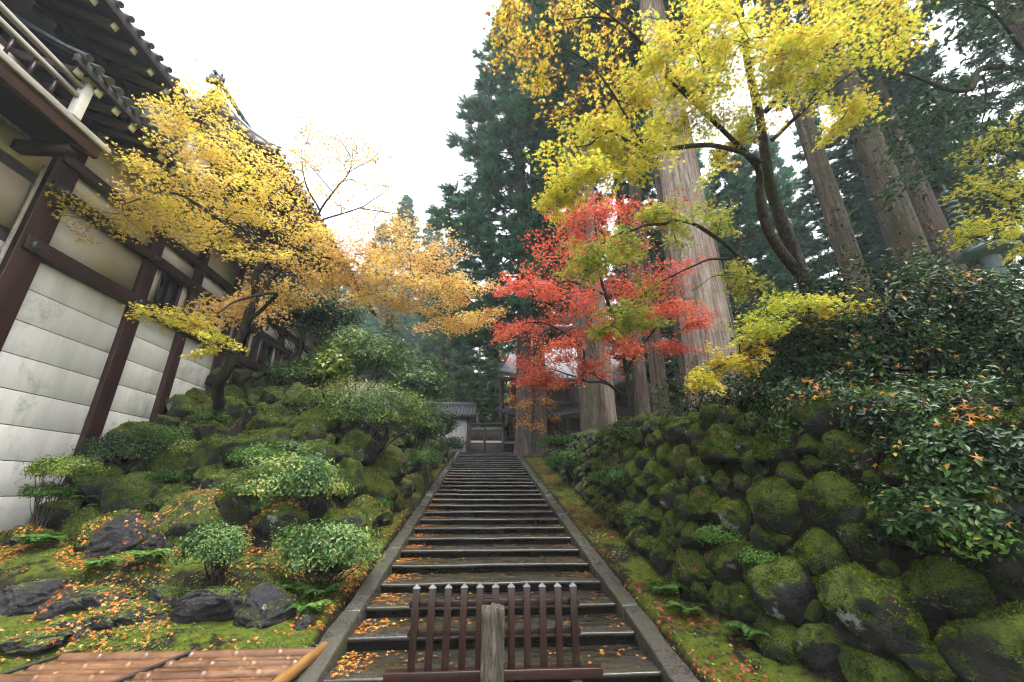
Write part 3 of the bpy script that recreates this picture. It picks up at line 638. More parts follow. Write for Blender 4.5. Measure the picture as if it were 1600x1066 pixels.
MB().tube([(-1.0, 25.7, 3.73), (-1.0, 25.7, 5.95)], [.028, .025], 8).build('shaft', M['iron'], po, True)
MB().tube([(-1.0, 25.7, 3.73), (-1.0, 25.7, 3.80)], [.09, .05], 10).build('foot', M['iron'], po, True)

# ------------------------------------------------------------------ main hall behind the cedars
mh = empty('main_hall', (8, 32, 3.72), 'large old timber hall with broad grey roof behind the cedar trunks', 'building')
MB().box((1.9, 28.6, 3.6), (17, 38, 8.9)).build('wall', M['old_wood'], mh)
for x in np.arange(2.0, 17.1, 1.85):
    MB().box((x - .15, 28.35, 3.6), (x + .15, 28.7, 8.8)).build('post', M['old_wood'], mh)
    for z0, z1 in ((4.75, 6.3),):
        lat = MB().box((x + .2, 28.5, z0), (x + 1.6, 28.58, z1)).build('lattice_door', M['timber'], mh)
        m_ = MB()
        for q in np.arange(x + .25, x + 1.6, .13): m_.box((q, 28.44, z0), (q + .035, 28.5, z1))
        m_.build('lattice', M['old_wood'], lat)
for z in (4.7, 6.4, 7.4): MB().box((1.8, 28.3, z - .09), (17, 28.6, z + .09)).build('rail', M['old_wood'], mh)
MB().box((1.1, 27.2, 4.42), (17, 28.6, 4.56)).build('veranda', M['pale_wood'], mh)
MB().box((1.2, 27.3, 3.7), (17, 28.6, 4.4)).build('plinth', M['timber'], mh)
for x in np.arange(1.3, 17, 1.1): MB().box((x, 27.22, 4.56), (x + .1, 27.32, 5.3)).build('rail_post', M['old_wood'], mh)
for z in (4.85, 5.2): MB().box((1.2, 27.24, z), (17, 27.3, z + .07)).build('rail', M['old_wood'], mh)
MB().box((.95, 27.4, 3.6), (1.25, 27.7, 8.7)).build('post', M['timber'], mh)
MB().box((.98, 27.7, 3.7), (1.2, 37, 8.8)).build('side_wall', M['timber'], mh)
def roof_patch(x0, x1, y0, y1, z0, z1, nx=20, ny=10, sweep=.5, hip=2.0, th=.22):
    u = np.linspace(0, 1, nx + 1); v = np.linspace(0, 1, ny + 1); U, Vv = np.meshgrid(u, v)
    X = (x0 + hip*Vv) + (x1 - x0 - 2*hip*Vv)*U; Y = y0 + (y1 - y0)*Vv
    Z = z0 + (z1 - z0)*(Vv**1.35) + sweep*(np.abs(2*U - 1)**5)*(1 - Vv)
    P = np.stack([X, Y, Z], -1).reshape(-1, 3); i = np.arange(ny)[:, None]*(nx+1) + np.arange(nx)[None]
    F = np.stack([i, i+1, i+nx+2, i+nx+1], -1).reshape(-1, 4); n = len(P)
    e = np.arange(nx); E_ = np.stack([e, e + n, e + n + 1, e + 1], -1)
    return np.vstack([P, P - [0, 0, th]]), np.vstack([F, F[:, ::-1] + n, E_])
m, nt, out = nmat('wet shingle roof'); M['shingle'] = m; P = pos(nt)
w_ = nd(nt, 'ShaderNodeTexBrick', Vector=vscale(nt, P, (1, 1.25, 1)), Scale=2.2); w_.inputs['Mortar Size'].default_value = .03
n_ = noise(nt, P, 6, 6)
finish(nt, out, ramp(nt, n_, [(.3, (.10,.11,.12)), (.7, (.20,.215,.23))]), .45, mth(nt, 'ADD', w_.outputs['Fac'], mth(nt, 'MULTIPLY', n_, -.5)), .5, .03, .4)
V, F = roof_patch(.7, 18, 26.7, 33, 8.75, 14.6); MB().add(V, F).build('roof', M['shingle'], mh, True)
MB().add([(.7, 26.7, 8.9), (.7, 40, 8.9), (2.8, 33, 14.6)], [(0, 2, 1)]).build('hip_roof', M['shingle'], mh)
MB().bar((2.4, 33, 14.75), (16.2, 33, 14.75), .5, .7).build('ridge', M['tile'], mh, bevel=.06)
MB().bar((.8, 26.85, 8.66), (18, 26.85, 8.66), .1, .2).build('eave_board', M['timber'], mh)
for x in np.arange(1, 17.8, .42): MB().bar((x, 26.9, 8.55), (x, 28.6, 8.75), .1, .14).build('rafter', M['old_wood'], mh)
V, F = roof_patch(.75, 6.2, 26.3, 28.2, 6.25, 7.1, 14, 6, .35, .3, .14); MB().add(V, F).build('pent_roof', M['tile'], mh, True)
# curved porch roof
pr = []; u = np.linspace(-1, 1, 25)
zc = 7.3 + 1.25*np.cos(u*np.pi/2)**1.2 + .25*np.abs(u)**4
for y in (25.2, 28.4): pr += [(9.3 + 2.3*a, y, z) for a, z in zip(u, zc)]
for y in (25.2, 28.4): pr += [(9.3 + 2.3*a, y, z - .3) for a, z in zip(u, zc)]
n = 25; F = [(i, i+1, n+i+1, n+i) for i in range(n-1)] + [(2*n+i, 3*n+i, 3*n+i+1, 2*n+i+1) for i in range(n-1)] + [(i, 2*n+i, 2*n+i+1, i+1) for i in range(n-1)]
MB().add(pr, F).build('porch_roof', M['shingle'], mh, True)
for x in (7.5, 11.1): MB().box((x - .16, 25.5, 3.7), (x + .16, 25.82, 7.3)).build('porch_post', M['old_wood'], mh)

# ------------------------------------------------------------------ bronze lantern and ringed spire on the right hill
LX, LY = 18.4, 12.0; gz = float(height(LX, LY))
la = empty('bronze_lantern', (LX, LY, gz), 'verdigris bronze lantern with a curled roof among the right hand trees', 'lantern')
def lathe(prof, seg, c, wob=None):
    th = np.arange(seg)/seg*2*np.pi; V = []
    for r_, z in prof:
        for t in th:
            k = 1 + (0 if not wob else wob(r_, t)); V.append((c[0] + r_*k*math.cos(t), c[1] + r_*k*math.sin(t), c[2] + z))
    n = len(prof); F = [(a*seg + b, a*seg + (b+1) % seg, (a+1)*seg + (b+1) % seg, (a+1)*seg + b) for a in range(n-1) for b in range(seg)]
    return V, F
top = 9.85
MB().add(*lathe([(.45, 0), (.4, .3), (.22, .5), (.2, top - gz - 1.5), (.36, top - gz - 1.1), (.38, top - gz - 1.0)], 16, (LX, LY, gz))).build('shaft', M['bronze'], la, True)
MB().add(*lathe([(.30, -1.0), (.31, -.15)], 6, (LX, LY, top))).build('fire_box', M['bronze'], la)
MB().add(*lathe([(.3, -.18), (.74, -.05), (.80, .08), (.70, .07), (.45, .25), (.22, .36), (.08, .40), (.10, .52), (.02, .66)], 24, (LX, LY, top), lambda r_, t: (.10*math.cos(6*t) if r_ > .65 else 0))).build('roof', M['bronze'], la, True)
SX, SY = 18.9, 12.7; gz2 = float(height(SX, SY))
sp_ = empty('ringed_spire', (SX, SY, gz2), 'slender bronze spire of stacked rings seen past the cedar trunks', 'spire')
MB().tube([(SX, SY, gz2), (SX, SY, 13.6)], [.12, .05], 10).build('shaft', M['bronze'], sp_, True)
for k in range(7):
    z = 11.6 + .26*k; r_ = .28 - .02*k
    MB().add(*lathe([(.08, .03), (r_, .06), (r_ + .02, 0), (r_, -.06), (.08, -.03)], 18, (SX, SY, z))).build('ring', M['bronze'], sp_, True)

# ------------------------------------------------------------------ barrier, post, bamboo cover
ba = empty('picket_barrier', (.133, 4.45, -.124), 'low brown picket barrier standing across the foot of the stairs', 'barrier')
bx, by = .133, 4.45
MB().box((bx - .97, by - .05, .02), (bx + .97, by + .05, .10)).build('base_beam', M['barrier'], ba, bevel=.006)
for k in range(11):
    x = bx + (k - 5)*.148
    pk = MB().box((x - .032, by - .018, .10), (x + .032, by + .018, .735)).build('picket', M['barrier'], ba, bevel=.003)
    MB().add([(x-.036, by-.022, .735), (x+.036, by-.022, .735), (x+.036, by+.022, .735), (x-.036, by+.022, .735), (x, by, .772)], [(0, 1, 4), (1, 2, 4), (2, 3, 4), (3, 0, 4)]).build('cap', M['steel'], pk)
for z in (.60, .37): MB().box((bx - .80, by + .019, z - .028), (bx + .80, by + .042, z + .028)).build('rail', M['barrier'], ba, bevel=.003)
for x in (bx - .68, bx + .74):
    P_ = [(x, by - .26, -.118), (x, by - .2, -.06), (x, by - .08, -.02), (x, by + .08, -.02), (x, by + .2, -.06), (x, by + .26, -.118)]
    m_ = MB()
    for a, b in zip(P_[:-1], P_[1:]): m_.bar(a, b, .085, .035)
    m_.build('foot', M['steel'], ba)
op = empty('weathered_post', (.10, 4.1, -.13), 'rotten old square wooden post in front of the picket barrier', 'post')
m, nt, out = nmat('rotten wood'); M['rotten'] = m; P = pos(nt)
n1 = noise(nt, vscale(nt, P, (1, 1, .12)), 40, 7, .7, 1.2); n2 = noise(nt, P, 6, 6); n3 = noise(nt, vscale(nt, P, (1, 1, .35)), 16, 6, .7, 1.5)
c = ramp(nt, n1, [(.3, (.02,.016,.012)), (.55, (.10,.085,.06)), (.75, (.22,.20,.15))])
c = mixc(nt, ramp(nt, n3, [(.6, 0.), (.66, 1.)]), c, (.008,.006,.005)); c = mixc(nt, ramp(nt, n2, [(.6, 0.), (.75, .6)]), c, (.20,.10,.04))
finish(nt, out, c, .75, mth(nt, 'ADD', n1, mth(nt, 'MULTIPLY', n3, -1.2)), 1.0, .03, .3)
bm = bmesh.new(); bmesh.ops.create_cube(bm, size=1); bmesh.ops.subdivide_edges(bm, edges=bm.edges[:], cuts=13, use_grid_fill=True)
V = np.array([v.co[:] for v in bm.verts]); F = np.array([[v.index for v in f.verts] for f in bm.faces]); bm.free()
W = V*[.19, .13, .78] + [0, 0, .39]
W[:, :2] *= (1 + .05*fbm(V*[3, 3, 2], 8)[:, None]); split = np.exp(-((W[:, 0] - .045 - .012*np.sin(W[:, 2]*14))/.016)**2)*(W[:, 1] < -.05)
W[:, 1] += split*.05*(.5 + .5*vnoise(V*[1, 1, 7.], 5)); W[:, 2] += (W[:, 2] > .7)*.02*fbm(V*6, 2)
link('shaft', mesh_np('shaft', W, F, M['rotten']), op)
MB().box((-.02, 4.0, -.135), (.22, 4.2, -.10)).build('foot_plate', M['rotten'], op)
bc = empty('bamboo_cover', (-2.7, 4.3, .03), 'tan bamboo cover of long split poles lying on the grass', 'cover')
g = np.random.default_rng(5)
for k in range(11):
    y = 4.92 - .118*k; x0 = -3.9 + .04*g.normal() - .12*k*.35; n = 150
    xx = np.linspace(x0, -1.62 - .012*k, n); r_ = .056*np.ones(n)
    for q in np.arange(x0 + g.uniform(.1, .4), -1.7, g.uniform(.36, .46)): r_ = r_ + .009*np.exp(-((xx - q)/.010)**2) - .004*np.exp(-((xx - q - .03)/.012)**2)
    MB().tube(np.stack([xx, y + .006*np.sin(xx*2 + k), .070 + .022*((k + 1) % 2) + .004*np.sin(xx*3 + 2*k)], -1), r_ - .004*((k*7) % 3), 12).build('bamboo_pole', M['bamboo'], bc, True)
yy = np.linspace(5.02, 3.6, 34); r_ = .050 + .007*np.exp(-((yy - 4.72)/.015)**2) + .007*np.exp(-((yy - 4.25)/.015)**2)
MB().tube(np.stack([-1.56 - .09*(5.02 - yy), yy, .12 + 0*yy], -1), r_, 12).build('edge_pole', M['bamboo_y'], bc, True)
for xa, xb_ in ((-3.92, -4.25), (-2.75, -3.15)): MB().bar((xa, 5.0, .135), (xb_, 3.6, .135), .035, .02).build('batten', M['twig'], bc)
MB().box((-4.2, 3.5, -.08), (-1.6, 4.97, .03)).build('tray', M['twig'], bc)

# ------------------------------------------------------------------ fallen leaves and ground plants (rest on what lies below)
from mathutils.bvhtree import BVHTree
bpy.context.view_layer.update()
BV = {me: BVHTree.FromPolygons([v.co for v in me.vertices], [p.vertices[:] for p in me.polygons]) for me in RK_R + RK_L + RK_D}
RO = [o for o in bpy.data.objects if o.data in BV]
RC = np.array([o.matrix_world.translation[:] for o in RO]); RR = np.array([max(o.scale) for o in RO]); RI = [o.matrix_world.inverted() for o in RO]
def drop(xs_, ys_, ztop=6.2, minz=.3):
    xs_ = np.asarray(xs_); ys_ = np.asarray(ys_); Zg = height(xs_, ys_); e = .03
    Nn = unit(np.stack([-(height(xs_ + e, ys_) - Zg)/e, -(height(xs_, ys_ + e) - Zg)/e, np.ones_like(Zg)], -1)); P_, N_ = [], []
    for x, y, z, n in zip(xs_, ys_, Zg, Nn):
        best = z; bn = n
        for j in np.nonzero((np.abs(RC[:, 0] - x) < RR*1.05) & (np.abs(RC[:, 1] - y) < RR*1.05))[0]:
            m_ = RI[j]; o_ = m_ @ Vector((x, y, ztop)); d_ = (m_.to_3x3() @ Vector((0, 0, -1))).normalized()
            h_ = BV[RO[j].data].ray_cast(o_, d_)
            if h_[0] is not None:
                w = RO[j].matrix_world @ h_[0]
                if w.z > best: best = w.z; bn = np.array((m_.to_3x3().transposed() @ h_[1]).normalized()[:])
        if bn[2] > minz: P_.append((x, y, best)); N_.append(bn)
    return np.array(P_).reshape(-1, 3), np.array(N_).reshape(-1, 3)
g = np.random.default_rng(21)
def stuff(name, label, me): return tag(link(name, me), label, None, None, 'stuff')
X_, Y_, Z_, T_ = [], [], [], []
for k in range(-1, 30):
    nd_ = int(np.interp(k, [-1, 6, 30], [105, 66, 44])); ns = int(np.interp(k, [-1, 6, 30], [34, 26, 10]))
    x = np.concatenate([-1.38 + g.exponential(.20, nd_), g.uniform(-1.35, 1.65, ns), 1.66 - g.exponential(.25, ns//2)]); x = np.clip(x, -1.39, 1.69)
    y = Y0 + RUN*k + .04 + .6*g.random(len(x))**.8 if k >= 0 else 4.5 - 1.0*g.random(len(x))
    X_.append(x); Y_.append(y); Z_.append(np.full(len(x), RISE*k + .010) + .016*g.random(len(x))); T_.append(np.clip(g.normal(.62 if k < 10 else .4, .22, len(x)), 0, 1))
P_ = np.stack([np.concatenate(X_), np.concatenate(Y_), np.concatenate(Z_)], -1)
stuff('fallen_leaves', 'orange and yellow maple leaves fallen on the stair treads', leafmesh('leaves', MAPLE, P_, g.normal(size=P_.shape)*.16 + [0, 0, 1], g.uniform(.038, .08, len(P_)), np.concatenate(T_), M['litter']))
def clumped(x0, x1, y0, y1, n, f=1.6, thr=.0, s=0):
    x = g.uniform(x0, x1, n*3); y = g.uniform(y0, y1, n*3); k = fbm(np.stack([x*f, y*f, 0*x], -1), s + 30) + g.normal(size=n*3)*.18 > thr
    return x[k][:n], y[k][:n]
a = [clumped(-8, -1.75, 6.35, 7.6, 4600, thr=-.1), clumped(-7, -1.75, 4.9, 6.4, 1100, thr=.1), clumped(-2.5, -1.7, 6.2, 25, 2600, thr=-.3), clumped(-8, -2.3, 7.6, 12.5, 750, 1.9, .28), clumped(-5.5, -4, 5.3, 6.3, 260)]
P_, N_ = drop(np.concatenate([q[0] for q in a]), np.concatenate([q[1] for q in a]))
P_ = P_ + N_*.012; P_[:, 2] += .02*g.random(len(P_))
stuff('fallen_leaves', 'orange maple leaves carpeting the bank and rockery left of the stairs', leafmesh('leaves', MAPLE, P_, N_ + g.normal(size=P_.shape)*.3, g.uniform(.034, .075, len(P_)), g.normal(.5, .28, len(P_)), M['litter']))
a = [clumped(2.0, 2.75, 3.6, 22, 2600, thr=-.1, s=4), clumped(2.5, 3.8, 3.2, 12, 260, thr=.1, s=5)]
P_, N_ = drop(np.concatenate([q[0] for q in a]), np.concatenate([q[1] for q in a]))
P_ = P_ + N_*.012; P_[:, 2] += .015*g.random(len(P_))
stuff('fallen_leaves', 'dark red leaves fallen along the foot of the stone wall', leafmesh('leaves', MAPLE, P_, N_ + g.normal(size=P_.shape)*.3, g.uniform(.05, .085, len(P_)), g.normal(.45, .28, len(P_)), M['litter_red']))
a = [clumped(2.0, 2.9, 3.4, 20, 4500, 2.2, -.05, 8), clumped(-2.6, -1.72, 4.2, 20, 2400, 2.0, 0, 9), clumped(-7, -1.75, 4.9, 7.4, 7000, 1.8, -.05, 10), clumped(-8, -2.3, 7.4, 13, 11000, 1.5, -.05, 12)]
P_, N_ = drop(np.concatenate([q[0] for q in a]), np.concatenate([q[1] for q in a]), minz=.1)
P_ = P_ + N_*.02 + g.normal(size=P_.shape)*.012
stuff('ground_cover', 'small green plants and clover growing over moss and stones', leafmesh('leaves', OVAL, P_, N_ + g.normal(size=P_.shape)*.55, g.uniform(.02, .05, len(P_))*np.where(P_[:, 1] < 7.4, .75, 1.1), g.normal(.5, .25, len(P_)), M['cover']))

# ferns
def fern_mesh(seed, nf=9, L=.32):
    g = np.random.default_rng(seed); P_, N_, S_, D_ = [], [], [], []
    for f in range(nf):
        az = f/nf*6.28 + g.normal()*.3; l = L*g.uniform(.7, 1.15); d = np.array([math.cos(az), math.sin(az), 0]); sd = np.array([-d[1], d[0], 0])
        for s in np.linspace(.15, 1, 13):
            p = d*l*s + np.array([0, 0, l*(1.5*s - 1.25*s*s)])
            for sg in (-1, 1):
                P_.append(p + sd*sg*.085*l/.32*(1.05 - s)*.9); D_.append(sd*sg + d*.5); S_.append(.15*l/.32*(1.12 - s)); N_.append(np.array([0, 0, 1.]) + d*.5*s)
    P_ = np.array(P_); n = len(P_)
    return leafmesh('fronds', OVAL, P_, np.array(N_), np.array(S_), g.normal(.55, .2, n), M['fern'], np.array(D_))
FM = [fern_mesh(k) for k in range(4)]
FERN = [(130,790,'fern under the yellow green shrub by the white wall'),(165,805,'fern beside the blocky black rock'),(210,775,'fern growing above the lichen whitened boulder'),(245,800,'fern in the crevice left of the tall boulder'),(120,845,'fern at the foot of the white wall rocks'),(60,860,'fern on the bank at the picture edge'),(110,985,'fern in front of the low dark stones'),(150,895,'fern above the wide black boulder'),(230,885,'fern on the leafy bank behind the slab'),(480,965,'fern beside the little pale stone'),(440,935,'fern behind the moss capped boulder'),(300,745,'fern on the rockery above the tall boulder'),(330,700,'fern below the flat shrub on the rockery'),(210,660,'fern next to the wall foot among dark shrubs'),(500,940,'fern under the stemmed round shrub'),(1040,935,'fern at the foot of the stone wall'),(1075,965,'fern by the wall beside fallen red leaves'),(1190,1010,'fern under the large mossy boulder'),(700,745,'fern by the upper left kerb'),(660,800,'fern beside the kerb under the rock face'),(620,860,'fern on the mossy strip left of the stairs'),(905,745,'fern right of the upper kerb')]
for k, (px, py, lab) in enumerate(FERN):
    p = hit(px, py); f = empty('fern', tuple(p + [0, 0, .02]), lab, 'fern', 'ferns on the banks', g.uniform(0, 6))
    s = g.uniform(.8, 1.25); link('fronds', FM[k % 4], f, scale=(s, s, s))

# ------------------------------------------------------------------ shrubs
def bush(name, label, c, rx, ry, rz, n, size, mat, seed, stems=5, base=None, cat='shrub', lump=.34, under=-.35, tmean=.45, group='shrubs of the temple garden', tpl=OVAL):
    g = np.random.default_rng(seed); c = np.array(c, float)
    b = np.array(base if base is not None else (c[0], c[1], min(float(height(c[0], c[1])), c[2] - rz*.2)))
    o = empty(name, tuple(b), label, cat, group)
    u = unit(g.normal(size=(int(n*2.2), 3))); u = u[u[:, 2] > under][:n]; n = len(u)
    lum = 1 + lump*fbm(u*2.0 + seed*3.1, seed, 3)
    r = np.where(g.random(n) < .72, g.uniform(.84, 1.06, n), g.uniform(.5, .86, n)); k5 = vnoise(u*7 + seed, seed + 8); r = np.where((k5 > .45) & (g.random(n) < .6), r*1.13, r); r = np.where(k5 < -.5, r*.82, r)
    P_ = c + u*(lum*r)[:, None]*[rx, ry, rz] + g.normal(size=(n, 3))*size*.5
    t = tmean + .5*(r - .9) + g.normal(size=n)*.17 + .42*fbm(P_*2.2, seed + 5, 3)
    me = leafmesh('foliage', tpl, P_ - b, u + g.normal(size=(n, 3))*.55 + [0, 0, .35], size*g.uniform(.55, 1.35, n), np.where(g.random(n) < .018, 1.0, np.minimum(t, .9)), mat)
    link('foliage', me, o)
    m_ = MB()
    for k in range(stems):
        e = c + unit(g.normal(size=3) + [0, 0, .6])*np.array([rx, ry, rz])*.85; mid = b + (e - b)*.45 + g.normal(size=3)*[rx*.12, ry*.12, .03]
        P2 = spline([b + g.normal(size=3)*[.05, .05, 0], mid, e], 9); m_.tube(P2, np.linspace(.022, .006, 9)*max(.7, min(2, rx)), 5, False)
        for q in range(3):
            e2 = c + unit(g.normal(size=3))*np.array([rx, ry, rz])*.9; m_.tube(spline([P2[3 + q], (P2[4 + q] + e2)/2 + g.normal(size=3)*.04, e2], 6), np.linspace(.011, .004, 6)*max(.7, min(1.6, rx)), 4, False)
    if stems: link('stems', mesh_np('stems', np.concatenate(m_.v) - b, np.concatenate(m_.f4), M['twig'], True), o)
    return o
def B(name, label, px, py, d, rpx, rpy, n, size, mat, seed, ry=None, **kw):
    if kw.pop('seat', seed < 20 and seed not in (1, 3, 4, 10, 11, 12, 13, 14, 15, 16, 17, 18, 19)):      # rests on the slope that the eye meets there
        h_ = hit(px, py + rpy*.7); d = float(h_[0]*math.sin(YAW)*math.cos(PITCH) + h_[1]*math.cos(YAW)*math.cos(PITCH) + (h_[2] - CZ)*math.sin(PITCH)) - .25*rpx/FPX*d
    c = at(px, py, d); rx = rpx/FPX*d; return bush(name, label, c, rx, ry or rx*.8, rpy/FPX*d, n, size, M[mat], seed, **kw)
B('azalea_shrub', 'broad clipped grey green shrub capping the dark rock face', 580, 650, 10.6, 103, 46, 13000, .075, 'shrub', 1, ry=1.3, stems=9, tmean=.6)
B('azalea_shrub', 'pale green spreading shrub leaning out above the dark hollow', 460, 757, 8.3, 74, 40, 7500, .062, 'shrub', 2, ry=.7, stems=6, tmean=.6)
def dep(p): return float(p[0]*math.sin(YAW)*math.cos(PITCH) + p[1]*math.cos(YAW)*math.cos(PITCH) + (p[2] - CZ)*math.sin(PITCH))
p = hit(505, 922)
B('azalea_shrub', 'round stemmed shrub on the lawn beside the stairs', 515, 862, dep(p), 76, 44, 6500, .05, 'shrub', 3, base=p, stems=9, tmean=.5)
p = hit(333, 915)
B('azalea_shrub', 'bare stemmed little shrub on the leafy bank', 335, 858, dep(p) - .1, 50, 36, 3800, .045, 'shrub', 4, base=p, stems=8, tmean=.4)
B('juniper_shrub', 'flat yellow green shrub touching the white wall', 102, 735, 7.6, 44, 20, 4200, .045, 'shrub_bright', 5, stems=3)
B('juniper_shrub', 'dark green cushion shrub by the second wall post', 182, 708, 8.3, 50, 26, 4200, .05, 'shrub_dark', 6, stems=3, tmean=.75)
B('juniper_shrub', 'low mid green shrub between rocks below the hall', 250, 690, 8.8, 48, 22, 4000, .045, 'fern', 7, stems=3, tmean=.35)
B('juniper_shrub', 'small flat topped shrub high on the rockery', 408, 713, 8.9, 36, 19, 3400, .045, 'fern', 8, stems=4)
B('juniper_shrub', 'tiny cushion shrub under the flat topped one', 400, 745, 8.6, 20, 14, 1200, .04, 'fern', 9, stems=2)
for k_, (px, py, a_, b_, lab) in enumerate([(75,770,26,12,'low fern green cushion under the yellow green shrub'),(300,705,34,15,'spreading green cushion left of the flat topped shrub'),(330,655,30,13,'small green cushion high beside the maple trunk'),(455,705,30,14,'small rounded shrub above the pale spreading one'),(270,745,30,12,'ground hugging shrub in the middle of the rockery'),(355,765,26,11,'tiny green shrub left of the pale spreading one'),(590,790,22,12,'little shrub under the dark rock face'),(420,790,24,12,'low shrub below the pale spreading one')]):
    B('juniper_shrub', lab, px, py, 9, a_, b_, 2200, .045, ('fern', 'shrub')[k_ % 2], 400 + k_, stems=3, seat=True, tmean=.45)
B('camellia', 'glossy grey green shrub on the terrace under the yellow maple', 565, 560, 12.2, 70, 36, 5200, .11, 'shrub', 10, stems=7, tmean=.42)
B('camellia', 'leafy shrub on the terrace edge by the hall windows', 480, 590, 11.6, 46, 26, 3600, .09, 'shrub', 11, stems=5, tmean=.35)
B('maple_sapling', 'bright lime green sapling in front of the terrace shrubs', 518, 578, 11.0, 28, 30, 650, .16, 'shrub_bright', 12, stems=4, tpl=MAPLE3, tmean=.7, cat='sapling')
B('evergreen_tree', 'dark glossy evergreen tree against the hall windows', 480, 490, 12.3, 72, 40, 6500, .11, 'shrub_dark', 13, base=at(452, 600, 12.5), stems=7, cat='tree', tmean=.6, lump=.35)
B('camellia', 'spreading dark shrub left of the stair head', 655, 610, 14.5, 44, 28, 4200, .12, 'shrub', 14, stems=6, tmean=.3)
B('camellia', 'tall loose shrub beside the gate lodge', 672, 600, 18, 24, 40, 3200, .12, 'shrub', 15, stems=6, tmean=.35)
B('box_shrub', 'dark rounded shrub at the upper left of the stairs', 678, 668, 13.5, 32, 32, 4500, .085, 'shrub_dark', 16, tmean=.8)
B('box_shrub', 'low dark shrub hugging the upper left kerb', 706, 697, 18, 20, 14, 1800, .09, 'shrub_dark', 17, tmean=.7)
B('box_shrub', 'small shrub in the cleft of the rock face', 668, 718, 12.3, 24, 15, 1500, .07, 'fern', 18)
B('juniper_shrub', 'layered dark pine like shrub right of the stair head', 880, 692, 16.5, 36, 11, 3600, .09, 'fern', 19, tmean=.25)
B('azalea_shrub', 'mid green shrub spilling over the upper wall stones', 890, 722, 13.5, 32, 17, 3400, .08, 'fern', 20, tmean=.35)
B('azalea_shrub', 'flat spreading shrub across the middle of the stone wall', 968, 745, 8.9, 40, 12, 3600, .05, 'fern', 21, tmean=.4)
B('azalea_shrub', 'small leafy shrub rooted between wall stones', 1005, 812, 7.3, 24, 18, 1800, .045, 'shrub', 22, tmean=.4)
B('azalea_shrub', 'bright green tuft growing from a near wall stone', 1130, 838, 5.2, 40, 16, 2200, .035, 'fern', 23, tmean=.7)
B('azalea_shrub', 'little bright sprig on the largest mossy boulder', 1185, 872, 4.55, 30, 11, 900, .032, 'fern', 24, tmean=.85)
B('azalea_shrub', 'short leafy shrub on top of the stone wall', 1000, 680, 9.2, 50, 20, 2600, .06, 'shrub_dark', 25, tmean=.7)
# the tall evergreen thicket on the wall
TH = [(1150,632,7.4,80,48,5200,'dark round evergreen under the low yellow maple sprays'),(1270,560,6.6,90,90,8000,'dense evergreen bush behind the mossy wall'),(1370,540,6.0,100,95,9000,'large glossy bush in the middle of the right thicket'),
      (1480,500,6.0,95,90,8000,'tall evergreen bush topping the right thicket'),(1585,560,5.4,95,120,8500,'evergreen bush at the right edge of the thicket'),(1280,650,5.1,85,50,5200,'low evergreen bush hanging over the wall top'),
      (1420,680,4.3,110,75,9000,'broad evergreen bush overhanging the dark boulders'),(1555,720,3.6,120,100,9000,'nearest glossy evergreen bush at the right edge'),(1470,810,3.55,95,55,5500,'drooping leafy branches low over the dark boulders')]
for k, (px, py, d, a, b, n, lab) in enumerate(TH):
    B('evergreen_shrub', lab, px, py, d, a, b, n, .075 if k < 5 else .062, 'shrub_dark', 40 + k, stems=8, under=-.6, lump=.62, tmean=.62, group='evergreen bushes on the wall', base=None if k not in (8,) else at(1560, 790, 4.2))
B('ivy_spray', 'bright green leaf spray at the lower rim of the thicket', 1530, 840, 3.2, 62, 22, 420, .06, 'fern', 60, stems=4, under=-1, tmean=.75, base=at(1600, 800, 3.8))

